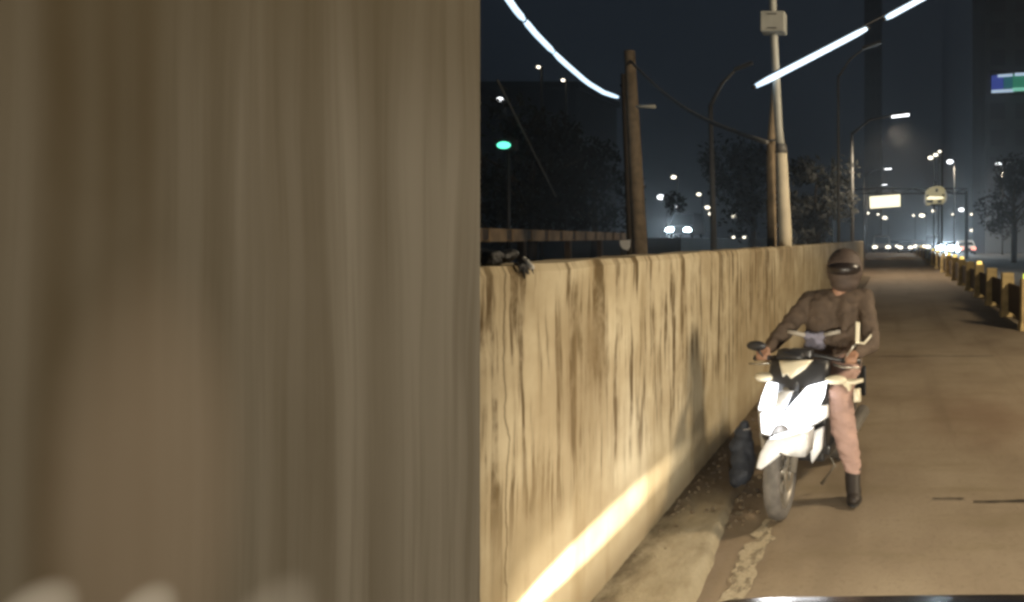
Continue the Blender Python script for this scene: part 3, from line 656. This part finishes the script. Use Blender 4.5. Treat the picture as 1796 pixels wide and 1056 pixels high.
car('pale far car with bright warm lights, just left of the red car', cx(1606, 140), 140, M['car_white'], M['lamp_warm'], False, 1.75, .26)
car('far dark car with red lamps between the dark van and the dazzling car', cx(1647, 125), 125, M['car_dark'], M['lamp_red'], False, 1.75, .26)
car('farthest pale van at the right of the traffic, beyond the pink car', cx(1712, 150), 150, M['car_white'], M['lamp_warm'], True, 2.0, .24, 'van')
car('far dark car whose two warm lamps shine left of the pale car', cx(1588, 88), 88, M['car_dark'], M['lamp_warm'], False, 1.75, .17)
car('far red car with red lamps, right of the dazzling car', cx(1676, 95), 95, M['car_red'], M['lamp_red'], False, 1.75, .22)
car('far dark car with warm lamps at the right end of the traffic', cx(1728, 120), 120, M['car_dark'], M['lamp_warm'], False, 1.75, .2)
# bright lamp beyond the wall at left
p = at(1190, 401, 60); hot2 = car('dark car with dazzling headlights on the road behind the wall', p.x, 60, M['car_dark'], M['lamp_hot'], True, 2.0, .2)
hot2.location.z = 1.75
q = MB(); q.box((p.x, 75, .85), (9, 60, 1.72)); tag(q.build('raised_road', M['asphalt']), kind='structure')
car('car with faint lights on the raised road behind the wall', cx(1296, 85), 85, M['car_dark'], M['lamp_warm'], False, 1.8, .12).location.z = 1.2
q = MB(); q.box((cx(1296, 85), 100, .58), (7, 60, 1.17)); tag(q.build('raised_road', M['asphalt']), kind='structure')

# ------------------------------------------------------------------ trees in the dark
def tree(label, x, y, h, r, n, seed, z0=0.35):
    rr = random.Random(seed); t = thing('tree', label, 'tree', (x, y, 0))
    MB().tube([(0, 0, 0), (.1, .05, h * .3), (0, .1, h * .6), (.1, 0, h * .85)], [.22, .17, .1, .04], 8).build('trunk', M['bark'], t, True)
    q = MB()
    for i in range(7):
        a = rr.uniform(0, 6.28); zz = h * rr.uniform(.35, .6); q.tube([(0, 0, zz), (math.cos(a) * r * .5, math.sin(a) * r * .5, zz + h * .15), (math.cos(a) * r * .85, math.sin(a) * r * .85, zz + h * .22)], [.08, .05, .015], 5)
    q.build('limbs', M['bark'], t, True)
    q = MB(); cl = [(rr.gauss(0, .5) * r, rr.gauss(0, .5) * r, h * rr.uniform(z0, 1.0), rr.uniform(.25, .5) * r) for _ in range(22)]
    for i in range(n):
        c = rr.choice(cl); p = Vector((rr.gauss(0, 1), rr.gauss(0, 1), rr.gauss(0, .8))).normalized() * c[3] * rr.uniform(.5, 1.05) + Vector(c[:3])
        a = Vector((rr.gauss(0, 1), rr.gauss(0, 1), rr.gauss(0, 1))).normalized() * rr.uniform(.12, .22); b = a.orthogonal().normalized() * rr.uniform(.05, .09); k = len(q.v)
        q.v += [tuple(p - a), tuple(p + b), tuple(p + a), tuple(p - b)]; q.f.append((k, k + 1, k + 2, k + 3))
    q.build('crown', M['foliage'], t)
tree('dark tree behind the wall at far left under the light string', at(930, 419, 30).x, 30, 6.5, 2.6, 2600, 1)
tree('dark tree behind the wall between the leaning pole and far-left tree', at(1040, 419, 36).x, 36, 6.0, 2.4, 2400, 2)
tree('dark tree behind the wall left of the pale post', at(1318, 419, 40).x, 40, 6.5, 2.3, 2400, 3)
tree('dark tree behind the wall right of the pale post', at(1428, 419, 34).x, 34, 5.0, 1.7, 2200, 4)
tree('dark tree at the right edge beyond the bollards', at(1778, 419, 52).x, 52, 7.0, 2.2, 2400, 5)
# ------------------------------------------------------------------ the motorcycle
TH = math.radians(12.0); BO = Vector((-0.655, 4.38, 0.0)); cT, sT = math.cos(TH), math.sin(TH)
def inv(px, py, ly):
    """measure: bike-local (x, z) of a photo point lying at depth ly along the bike"""
    u = (px - VX) / F; x = (u * (BO.y + ly * cT) - BO.x - ly * sT) / (cT + u * sT)
    Y = BO.y - x * sT + ly * cT
    return (x, CAMH - (py - VY) / F * Y)
def b2w(p): return Vector((BO.x + p[0] * cT + p[1] * sT, BO.y - p[0] * sT + p[1] * cT, p[2]))
M['fair_white'] = mat('white_gloss_plastic', (0.78, 0.81, 0.86), 0.25, var=0.06, scale=12)
M['cream'] = mat('cream_gloss_plastic', (0.72, 0.66, 0.50), 0.25)
M['black_plastic'] = mat('black_plastic', (0.025, 0.025, 0.027), 0.35)
M['bike_led'] = mat('bike_headlamp_lens', (0.9, 0.9, 0.95), 0.2, emit=(0.95, 0.97, 1.0), strength=5.0)
M['tread'] = mat('dusty_rubber', (0.12, 0.11, 0.10), 0.85, var=0.3, scale=20, bump=0.4, bscale=60)
M['alloy'] = mat('grey_alloy', (0.26, 0.24, 0.21), 0.4, metal=0.5, var=0.2, scale=10)
M['chrome'] = mat('bright_metal', (0.6, 0.57, 0.5), 0.25, metal=0.8)
M['seat'] = mat('seat_vinyl', (0.02, 0.02, 0.022), 0.5, bump=.3, bscale=90)
M['mirror'] = mat('mirror_glass', (0.5, 0.5, 0.5), 0.05, metal=1.0)
bike = thing('motorcycle', 'white scooter style motorcycle with blazing headlight standing by the wall', 'motorcycle', tuple(BO), -TH)
def wheel(yc, R, wid, x0=0.0, steer=0.0):
    # built at the origin, then placed: tyre cross-section on an axle along x
    hw = wid / 2
    prof = [(-hw * .75, R * .72), (-hw, R * .86), (-hw * .72, R * .965), (0, R), (hw * .72, R * .965), (hw, R * .86), (hw * .75, R * .72)]
    t = MB().lathe(prof, (0, 0, 0), 'x', 36).build('wheel', M['tread'], bike, True)
    t.location = (x0, yc, R); t.rotation_euler = (0, 0, steer)
    MB().lathe([(-hw * .8, R * .70), (-hw * .8, R * .745), (hw * .8, R * .745), (hw * .8, R * .70), (hw * .3, R * .66), (-hw * .3, R * .66)], (0, 0, 0), 'x', 32).build('rim', M['alloy'], t, True)
    for k in range(6):
        a = 2 * math.pi * k / 6 + .3
        q = MB(); ca, sa = math.cos(a), math.sin(a); ca2, sa2 = math.cos(a + .22), math.sin(a + .22)
        q.tube([(0, ca * .035, sa * .035), (hw * .25, ca * R * .38, sa * R * .38), (0, ca2 * R * .69, sa2 * R * .69)], [.017, .013, .012], 6).build('spoke', M['alloy'], t, True)
    MB().lathe([(-hw * .9, .004), (-hw * .9, .035), (hw * .9, .035), (hw * .9, .004)], (0, 0, 0), 'x', 16).build('hub', M['alloy'], t, True)
    MB().lathe([(hw * .95, .05), (hw * .95, R * .42), (hw * .95 + .005, R * .42), (hw * .95 + .005, .05)], (0, 0, 0), 'x', 28).build('brake_disc', M['chrome'], t, False)
    return t
FX = -0.015
wheel(0.0, 0.275, 0.10, FX, math.radians(8)); wheel(1.24, 0.27, 0.12)
# fork, triple clamp, engine, frame
for s in (-1, 1):
    MB().tube([(FX + s * .075, 0.0, .275), (FX + s * .075, .10, .50), (s * .06, .22, .72)], [.022, .024, .026], 10).build('fork_leg', M['alloy'], bike, True)
MB().tube([(0, .22, .70), (0, .34, .92)], .03, 10).build('steering_stem', M['black_plastic'], bike, True)
q = MB(); q.box((.03, .56, .34), (.20, .34, .24)); q.box((.02, .42, .46), (.26, .10, .30)); q.build('engine', M['black_plastic'], bike, False, bevel=.02)
MB().tube([(0.12, .62, .25), (.15, .95, .27), (.17, 1.25, .36)], [.025, .045, .05], 12).build('exhaust', M['alloy'], bike, True)
MB().box((0, .62, .30), (.34, .46, .06)).build('floorboard', M['black_plastic'], bike, False, bevel=.015)
# seat and tail
q = MB(); 
for (y, zt, wx) in ((.70, .70, .10), (.82, .74, .15), (1.0, .755, .17), (1.15, .79, .15), (1.38, .83, .13), (1.5, .82, .09)): q.ball((0, y, zt - .05), .1, 12, 8, (wx / .1, 1.2, .6))
remeshed(q, 'seat', M['seat'], bike, .012, (0, 0, 0), 6)
q = MB()
for (y, z, a, b) in ((.62, .52, .11, .14), (.8, .56, .15, .13), (1.0, .58, .17, .12), (1.2, .62, .16, .11), (1.4, .68, .13, .09), (1.55, .73, .08, .06)): q.ball((0, y, z), .1, 12, 8, (a / .1, 1.5, b / .1))
remeshed(q, 'side_cover', M['black_plastic'], bike, .014, (0, 0, 0), 6)
MB().ball((0, 1.62, .72), .05, 10, 7, (1.6, .6, .7)).build('tail_light', M['lamp_red'], bike, True)
MB().tube([(-.13, 1.3, .86), (-.12, 1.6, .90), (.12, 1.6, .90), (.13, 1.3, .86)], .014, 8).build('grab_rail', M['alloy'], bike, True)
MB().box((0, 1.68, .50), (.16, .02, .24)).build('rear_mudflap', M['black_plastic'], bike, False, bevel=.008)

def panel(name, m, pts, depth, thick=.05, curve=.9, xc=-.01, parent=None, bev=.008):
    """a fairing panel: outline from photo points, wrapped round the nose (sides sweep back)"""
    q = MB(); n = len(pts); ring = []
    P = [inv(px, py, depth) for px, py in pts]
    # ring of front vertices, subdivided
    for i in range(n):
        a, b = P[i], P[(i + 1) % n]
        for t in (0, .5): ring.append((a[0] + (b[0] - a[0]) * t, a[1] + (b[1] - a[1]) * t))
    cxx = sum(p[0] for p in ring) / len(ring); czz = sum(p[1] for p in ring) / len(ring)
    def yv(x, z, puff=0.0): return depth + curve * abs(x - xc) ** 1.6 + .25 * (z - .6) - puff
    k = len(ring)
    for sc, puff in ((1.0, 0.0), (.86, .016), (.5, .024)):
        for (x, z) in ring: X, Z = cxx + (x - cxx) * sc, czz + (z - czz) * sc; q.v.append((X, yv(X, Z, puff), Z))
    q.v.append((cxx, yv(cxx, czz, .026), czz)); ctr = len(q.v) - 1
    for r_ in range(2):
        for i in range(k): j = (i + 1) % k; q.f.append((r_ * k + i, r_ * k + j, (r_ + 1) * k + j, (r_ + 1) * k + i))
    for i in range(k): q.f.append((2 * k + i, 2 * k + (i + 1) % k, ctr))
    b = len(q.v)
    for (x, z) in ring: X, Z = cxx + (x - cxx) * .97, czz + (z - czz) * .97; q.v.append((X, yv(X, Z) + thick, Z))
    for i in range(k): j = (i + 1) % k; q.f.append((i, b + i, b + j, j))
    q.f.append(tuple(b + i for i in reversed(range(k))))
    return q.build(name, m, parent or bike, True)
def c3(lst): return [(1300 + x / 3.2, 600 + y / 3.2) for x, y in lst]
panel('inner_cowl', M['black_plastic'], c3([(120, 110), (455, 120), (462, 250), (470, 420), (330, 520), (110, 515), (75, 400), (110, 250)]), .20, .08)
panel('upper_cowl', M['cream'], c3([(178, 116), (368, 118), (335, 165), (268, 214), (236, 188), (214, 208), (198, 170)]), .155)
panel('cowl_ridge', M['black_plastic'], c3([(165, 60), (320, 66), (335, 112), (150, 112)]), .20, .10)
panel('headlight', M['bike_led'], c3([(112, 246), (172, 250), (166, 392), (95, 420), (70, 395), (86, 318)]), .125)
panel('nose_blade', M['fair_white'], c3([(194, 286), (272, 286), (236, 384), (172, 388)]), .10)
panel('headlight', M['bike_led'], c3([(352, 262), (440, 244), (432, 330), (415, 372), (245, 392)]), .125)
panel('front_fairing', M['fair_white'], c3([(66, 398), (250, 385), (456, 378), (462, 440), (362, 498), (318, 528), (200, 534), (102, 524), (84, 470)]), .10, .07)
panel('glare_panel', M['bike_led'], c3([(92, 412), (250, 398), (446, 392), (442, 436), (352, 486), (310, 514), (200, 520), (112, 512)]), .058, .04)  # emissive panel standing in for the overexposed glare on the white fairing
panel('side_fairing', M['fair_white'], c3([(338, 534), (400, 500), (456, 480), (452, 600), (412, 670), (394, 566)]), .24)
panel('side_fairing', M['fair_white'], c3([(112, 530), (95, 470), (88, 520), (110, 590), (140, 640), (150, 560)]), .24)
# front mudguard: saddle over the tyre with two prongs
panel('mudguard', M['fair_white'], c3([(150, 548), (240, 540), (326, 542), (328, 672), (286, 622), (250, 610), (190, 660), (132, 700), (104, 690), (118, 612)]), -.23, .16, 1.5, FX - .03)
# handlebar, grips, levers, mirrors, dash
GZ = .865
MB().tube([(-.34, .43, GZ), (-.22, .40, GZ + .015), (-.08, .36, GZ + .045), (.08, .36, GZ + .045), (.22, .40, GZ + .015), (.34, .43, GZ)], .013, 10).build('handlebar', M['black_plastic'], bike, True)
for s in (-1, 1):
    MB().tube([(s * .24, .405, GZ + .01), (s * .36, .435, GZ)], [.018, .018], 10).build('grip', M['black_plastic'], bike, True)
    MB().tube([(s * .20, .36, GZ - .01), (s * .28, .33, GZ - .02), (s * .37, .36, GZ - .025)], [.008, .007, .006], 6).build('brake_lever', M['chrome'], bike, True)
    MB().ball((s * .235, .30, .77), .05, 10, 7, (1.5, .9, .6)).build('turn_signal', M['cream'], bike, True)
MB().tube([(-.27, .40, GZ), (-.30, .37, GZ + .05), (-.31, .37, GZ + .075)], .007, 6).build('mirror_stem', M['black_plastic'], bike, True)
mi = MB().ball((-.325, .38, GZ + .09), .06, 14, 8, (1.15, .35, .55)).build('mirror', M['black_plastic'], bike, True)
MB().ball((-.325, .395, GZ + .09), .05, 14, 8, (1.1, .2, .5)).build('mirror_glass', M['mirror'], mi, True)
x1, z1 = inv(1503, 600, .42); x2, z2 = inv(1504, 566, .42); x3, z3 = inv(1526, 590, .42); x4, z4 = inv(1515, 602, .42)
MB().tube([(.25, .40, GZ), (.32, .40, GZ + .10), (x1, .42, z1)], .007, 6).build('mirror_stem', M['chrome'], bike, True)
mi = MB().plate([(x1 - .012, .42, z1 - .01), (x1 + .012, .42, z1 - .012), (x2 + .014, .42, z2), (x2 - .012, .42, z2 + .008)], (0, .02, 0)).build('mirror', M['cream'], bike, False, bevel=.005)
MB().tube([(x1, .43, z1 - .002), (x4, .43, z4 - .002), (x3, .43, z3), (x3 + .004, .43, z3 + .012)], [.009, .009, .008, .004], 8).build('mirror_rim', M['cream'], mi, True)
MB().box((0, .33, .925), (.15, .07, .06)).build('instrument_panel', M['black_plastic'], bike, False, bevel=.015)
# left leg shield with lamp and white strip
panel('leg_shield', M['cream'], c3([(540, 222), (612, 214), (606, 300), (612, 380), (588, 440), (566, 400), (572, 330), (552, 296)]), .36, .03, .1, .3)
panel('turn_signal', M['cream'], c3([(525, 214), (612, 218), (672, 214), (674, 232), (630, 244), (560, 236)]), .34, .03, .1, .3)
panel('foot_bracket', M['cream'], c3([(626, 268), (658, 266), (668, 338), (630, 340)]), .36, .03, .1, .3)
# side stand
a, b = inv(1441, 849, .45), inv(1463, 818, .45)
MB().tube([(a[0], .45, max(a[1], .012)), (b[0], .46, b[1]), (.10, .52, .30)], [.012, .010, .010], 8).build('side_stand', M['chrome'], bike, True)
for k, (za, zb) in enumerate(((.42, .40), (.44, .36))): MB().tube([(-.05 + .1 * k, .12, .50), (-.10 + .18 * k, .06, za), (FX + .07, .02, .30)], .006, 6).build('brake_hose', M['black_plastic'], bike, True)
# the headlight's own beam
bl = bpy.data.lights.new('motorcycle_beam', 'SPOT'); bl.energy = 18.0; bl.color = (0.95, 0.97, 1.0); bl.spot_size = math.radians(110); bl.spot_blend = 1.0; bl.shadow_soft_size = 0.08
bo = bpy.data.objects.new('motorcycle_beam', bl); COL.objects.link(bo); bo.parent = bike; bo.location = (-.01, -.03, .60)
bo.rotation_euler = (Vector((-.15, -2.5, 0.0)) - Vector(bo.location)).to_track_quat('-Z', 'Y').to_euler()

# ------------------------------------------------------------------ the rider
R0 = Vector((-0.36, 4.95, 0)); rider = thing('person', 'rider in dark brown jacket and pinkish trousers astride the motorcycle, one foot down', 'person', tuple(R0))
M['skin'] = mat('skin', (0.36, 0.20, 0.13), 0.55, var=.1, scale=14)
M['jacket'] = mat('dark_brown_jacket', (0.105, 0.074, 0.052), 0.85, var=.25, scale=9, bump=.5, bscale=22)
M['shirt'] = mat('lavender_grey_shirt', (0.26, 0.25, 0.32), 0.85, bump=.4, bscale=25)
M['trouser'] = mat('pinkish_trouser_cloth', (0.40, 0.265, 0.225), 0.9, var=.12, scale=9, bump=.5, bscale=16)
M['shoe'] = mat('dark_shoe', (0.022, 0.016, 0.012), 0.6)
M['helmet'] = mat('dark_brown_helmet', (0.075, 0.052, 0.04), 0.7)
M['visor'] = mat('smoked_visor', (0.02, 0.014, 0.012), 0.35)
M['strap'] = mat('pale_strap', (0.45, 0.41, 0.35), 0.8)
V = Vector
hipc = b2w((0.03, .82, .80)); hL = b2w((.15, .80, .78)); hR = b2w((-.10, .82, .78))
kL = at(1471, 700, 4.70); kL.z += .02; aL = V((-0.262, 4.70, .115)); 
kR = V((-0.72, 4.80, .66)); aR = V((-0.80, 5.02, .30))
chest = V((-0.395, 5.13, 1.16)); belly = hipc.lerp(chest, .42); neck = V((-0.355, 5.10, 1.31)); head = V((-0.335, 5.06, 1.435))
shL = V((-0.205, 5.10, 1.245)); shR = V((-0.575, 5.14, 1.225))
hdL = b2w((.30, .425, GZ + .015)); hdR = b2w((-.30, .425, GZ + .015))
elL = shL.lerp(hdL, .52) + V((.09, .02, -.10)); elR = shR.lerp(hdR, .52) + V((-.08, .02, -.09))
wrL = hdL + (elL - hdL).normalized() * .075 + V((0, 0, .01)); wrR = hdR + (elR - hdR).normalized() * .075 + V((0, 0, .01))
def torso(q, g):
    q.capsule(hipc + V((-.09, 0, 0)), .125 + g, hipc + V((.09, 0, 0)), .125 + g); q.capsule(hipc, .13 + g, belly, .128 + g)
    q.capsule(belly + V((-.05, 0, 0)), .115 + g, chest + V((-.085, 0, .01)), .115 + g); q.capsule(belly + V((.05, 0, 0)), .115 + g, chest + V((.085, 0, .01)), .115 + g)
    q.capsule(shL + V((-.03, 0, -.01)), .062 + g, shR + V((.03, 0, -.01)), .062 + g)
q = MB(); torso(q, 0)
q.capsule(chest + V((0, 0, .08)), .07, neck, .055); q.capsule(neck, .055, head + V((0, 0, -.05)), .052)
q.ball(head, .095, 16, 12, (.82, .95, 1.18)); q.capsule(head + V((0, -.03, -.06)), .055, head + V((0, -.045, -.085)), .04)
q.capsule(head + V((0, -.085, .0)), .012, head + V((0, -.105, -.025)), .016)           # nose
for s in (-1, 1): q.ball(head + V((s * .08, .005, -.01)), .025, 8, 6, (.4, .7, 1.2)); q.ball(head + V((s * .033, -.078, .015)), .014, 8, 6)
for sh, el, wr, hd, s in ((shL, elL, wrL, hdL, 1), (shR, elR, wrR, hdR, -1)):
    q.capsule(sh, .055, el, .043); q.capsule(el, .043, wr, .028); ax = (b2w((1, 0, 0)) - b2w((0, 0, 0))) * s
    palm = hd + V((0, .012, .022)); q.capsule(wr, .028, palm, .026); q.capsule(palm - ax * .03, .019, palm + ax * .032, .018)
    for f in range(4):
        b = palm + ax * (-.03 + .021 * f) + V((0, -.018, .004)); L = (.92, 1.0, .95, .8)[f]
        m1 = b + V((0, -.030 * L, -.012)); m2 = m1 + V((0, -.004, -.026 * L)); m3 = m2 + V((0, .020 * L, -.012))
        q.capsule(b, .0095, m1, .009, 8); q.capsule(m1, .009, m2, .0085, 8); q.capsule(m2, .0085, m3, .0075, 8)
    t0 = palm - ax * .042 + V((0, .0, -.004)); t1 = t0 - ax * .012 + V((0, -.02, -.022)); t2 = t1 + ax * .012 + V((0, -.008, -.022))
    q.capsule(t0, .011, t1, .010, 8); q.capsule(t1, .010, t2, .009, 8)
for hp, kn, an in ((hL, kL, aL), (hR, kR, aR)):
    q.capsule(hp, .085, kn, .058); q.capsule(kn, .056, kn.lerp(an, .35) + V((0, .02, 0)), .056); q.capsule(kn.lerp(an, .35) + V((0, .02, 0)), .054, an, .034)
    q.capsule(an, .034, an + V((0, -.07, -.06)), .03); 
remeshed(q, 'body', M['skin'], rider, .008, R0, 3)
q = MB(); torso(q, .016)
for sh, el, wr in ((shL, elL, wrL), (shR, elR, wrR)): q.capsule(sh, .072, el, .060); q.capsule(el, .060, el.lerp(wr, .9), .043)
jk = remeshed(q, 'jacket', M['jacket'], rider, .010, R0, 4, .014, (9, 9, 14))
q = MB(); c_ = at(1428, 596, 5.0)
for dx, dz, r_ in ((-.05, .03, .03), (.05, .03, .03), (-.045, -.045, .03), (.045, -.045, .03)): q.capsule(c_ + V((dx, .05, dz)), r_, c_ + V((dx, -.005, dz)), r_)
q.box(tuple(c_ + V((0, .02, -.008))), (.12, .085, .11)); remeshed(q, 'shirt_front', M['shirt'], rider, .008, R0, 5)
for px0, py0, px1, py1 in ((1382, 581, 1412, 588), (1446, 587, 1474, 581)):
    a, b = at(px0, py0, 4.985), at(px1, py1, 4.965); MB().tube([tuple(a), tuple(a.lerp(b, .5) + V((0, -.012, .002))), tuple(b)], [.014, .016, .014], 8).build('chest_strap', M['strap'], jk, True, R0)
q = MB(); q.capsule(hipc + V((-.09, 0, -.02)), .145, hipc + V((.09, 0, -.02)), .145)
for hp, kn, an, lo_ in ((hL, kL, aL, .045), (hR, kR, aR, .045)):
    q.capsule(hp, .108, kn, .083); q.capsule(kn, .083, kn.lerp(an, .45), .079); q.capsule(kn.lerp(an, .45), .079, an + V((0, 0, .09)), .060)
remeshed(q, 'trousers', M['trouser'], rider, .010, R0, 4, .014, (8, 8, 20))
for an, dx in ((aL, .01), (aR, -.02)):
    q = MB(); zf = an.z - .075
    q.capsule(an + V((0, .0, .10)), .052, an + V((0, .015, -.055)), .048); q.capsule(an + V((0, -.012, .03)), .05, an + V((dx, -.085, -.055)), .045); q.ball(an + V((dx, -.01, -.06)), .05, 12, 8, (.95, 1.3, .9)); q.ball(an + V((dx * 1.5, -.10, -.072)), .046, 12, 8, (1.0, 1.9, .85))
    sh_ = remeshed(q, 'shoe', M['shoe'], rider, .008, R0, 3)
    q = MB(); q.ball(an + V((dx * 1.3, -.06, -.098)), .046, 14, 6, (1.05, 3.0, .32)); q.build('sole', M['black'], sh_, True, R0)
# helmet
q = MB(); q.ball(head + V((0, .005, .012)), .13, 20, 14, (.98, 1.1, 1.1)); q.ball(head + V((0, -.03, -.085)), .085, 16, 10, (1.15, 1.1, .7))
hm = remeshed(q, 'helmet', M['helmet'], rider, .009, R0, 5)
q = MB(); q.ball(head + V((0, -.042, .014)), .112, 20, 12, (1.02, 1.0, .62)); q.build('visor', M['visor'], hm, True, R0)

sk = thing('sack', 'dark bluish lumpy sack standing at the wall foot beside the motorcycle', 'sack', (-0.99, 4.80, 0.066)); f = Vector(sk.location)
M['sack'] = mat('dark_blue_cloth', (0.022, 0.026, 0.036), 0.7, var=.3, scale=12, bump=.6, bscale=25)
q = MB(); rr = random.Random(11)
for (dx, dz, r_) in ((0, .07, .08), (.01, .15, .085), (.0, .24, .08), (.015, .32, .055), (.02, .38, .03)): q.ball((f.x + dx, f.y + rr.uniform(-.02, .02), f.z + dz), r_, 14, 10, (1, 1.1, .95))
for i in range(9): a = rr.uniform(0, 6.28); q.ball((f.x + .05 * math.cos(a), f.y + .06 * math.sin(a), f.z + rr.uniform(.03, .3)), rr.uniform(.03, .05), 8, 6)
remeshed(q, 'sack_body', M['sack'], sk, .010, f, 2, .012, (9, 9, 7))
MB().tube([(f.x + .02 + .038 * math.cos(t_ * .7), f.y + .038 * math.sin(t_ * .7), f.z + .355) for t_ in range(10)], .006, 6).build('tie', M['strap'], sk, True, f)

# ------------------------------------------------------------------ the vehicle the photo is taken from: bonnet edge and headlamps
veh = thing('patrol_vehicle', 'dark navy bonnet edge of the vehicle at the bottom right', 'vehicle', (0.42, 1.3, 0)); f = Vector(veh.location)
M['bonnet'] = mat('navy_gloss_paint', (0.012, 0.012, 0.022), 0.22)
def zb(x, y):
    d = abs(x - .42) / .86; return .931 - .012 * d ** 2 - .10 * max(0, d - .86) ** 1.2 * 3 + (1.5 - y) * .12
q = MB(); nx = 32; sec = [0.7, .9, 1.1, 1.3, 1.42, 1.5]
for y in sec:
    for i in range(nx + 1): x = -.44 + 1.72 * i / nx; q.v.append((x, y, zb(x, y)))
for yy, dz in ((1.56, -.03), (1.60, -.12), (1.61, -.30)):
    for i in range(nx + 1): x = -.44 + 1.72 * i / nx; q.v.append((x, yy, zb(x, 1.5) + dz))
for j in range(len(sec) + 2):
    for i in range(nx): a = j * (nx + 1) + i; q.f.append((a, a + 1, a + nx + 2, a + nx + 1))
q.build('bonnet', M['bonnet'], veh, True, f)
MB().box((.42, 1.42, .38), (1.72, .42, .36)).build('bumper', M['bonnet'], veh, False, f, .04)
for sx in (-1, 1):
    x = .42 + sx * .72
    hl = MB().ball((x, 1.60, .66), .09, 14, 10, (1.3, .35, .8)).build('headlight', M['lamp_on'], veh, True, f)
    MB().box((x, 1.57, .66), (.30, .06, .20)).build('lamp_surround', M['black'], hl, False, f, .01)
    MB().lathe([(-.1, .02), (-.1, .28), (-.07, .33), (.07, .33), (.1, .28), (.1, .02)], (.42 + sx * .70, 1.0, .33), 'x', 20).build('wheel', M['tyre'], veh, True, f)
    l_ = bpy.data.lights.new('headlight_beam', 'SPOT'); l_.energy = HEAD_W; l_.color = (1.0, 0.90, 0.72); l_.spot_size = math.radians(120); l_.spot_blend = 1.0; l_.shadow_soft_size = .07
    lo = bpy.data.objects.new('headlight_beam', l_); COL.objects.link(lo); lo.location = (x, 1.68, .66)
    lo.rotation_euler = (Vector((x - .25, 8.0, .45)) - lo.location).to_track_quat('-Z', 'Y').to_euler()
# the flat fog-lamp beam that rakes the foot of the wall
for e_, sz, sy, tgt, bl_ in ((STREAK_W, 36, .145, (-1.32, 3.15, .335), .8), (110.0, 40, .55, (-1.32, 3.1, .33), 1.0)):
    l_ = bpy.data.lights.new('fog_lamp_beam', 'SPOT'); l_.energy = e_; l_.color = (1.0, 0.90, 0.72); l_.spot_size = math.radians(sz); l_.spot_blend = bl_; l_.shadow_soft_size = .012
    lo = bpy.data.objects.new('fog_lamp_beam', l_); COL.objects.link(lo); lo.location = (-.42, 1.66, .36)
    lo.rotation_euler = (Vector(tgt) - lo.location).to_track_quat('-Z', 'Y').to_euler(); lo.scale = (1.0, sy, 1.0)
MB().ball((-.42, 1.625, .36), .035, 12, 8, (1.3, .5, 1)).build('fog_lamp', M['lamp_on'], veh, True, f)
# ------------------------------------------------------------------ beams of the two dazzling cars, and the night haze
for c_, e_ in ((hot, 9000.0), (hot2, 1800.0)):
    l_ = bpy.data.lights.new('traffic_beam', 'SPOT'); l_.energy = e_; l_.color = (0.72, 0.90, 1.0); l_.spot_size = math.radians(100); l_.spot_blend = 1.0; l_.shadow_soft_size = .12
    lo = bpy.data.objects.new('traffic_beam', l_); COL.objects.link(lo); lo.parent = c_; lo.location = (-.55, -.25, .62)
    lo.rotation_euler = (math.radians(90), 0, math.radians(180))
q = MB(); q.box((0, 770, 48), (1840, 1700, 98)); hz = tag(q.build('haze', M['black']), kind='stuff'); hz.data.materials.clear()
hm_ = bpy.data.materials.new('thin_night_haze'); hm_.use_nodes = True; nn = hm_.node_tree.nodes; nn.remove(nn['Principled BSDF'])
pv = nn.new('ShaderNodeVolumePrincipled'); pv.inputs['Color'].default_value = (0.86, 0.88, 0.92, 1); pv.inputs['Density'].default_value = HAZE; pv.inputs['Anisotropy'].default_value = 0.75
hm_.node_tree.links.new(pv.outputs[0], nn['Material Output'].inputs['Volume']); hz.data.materials.append(hm_)
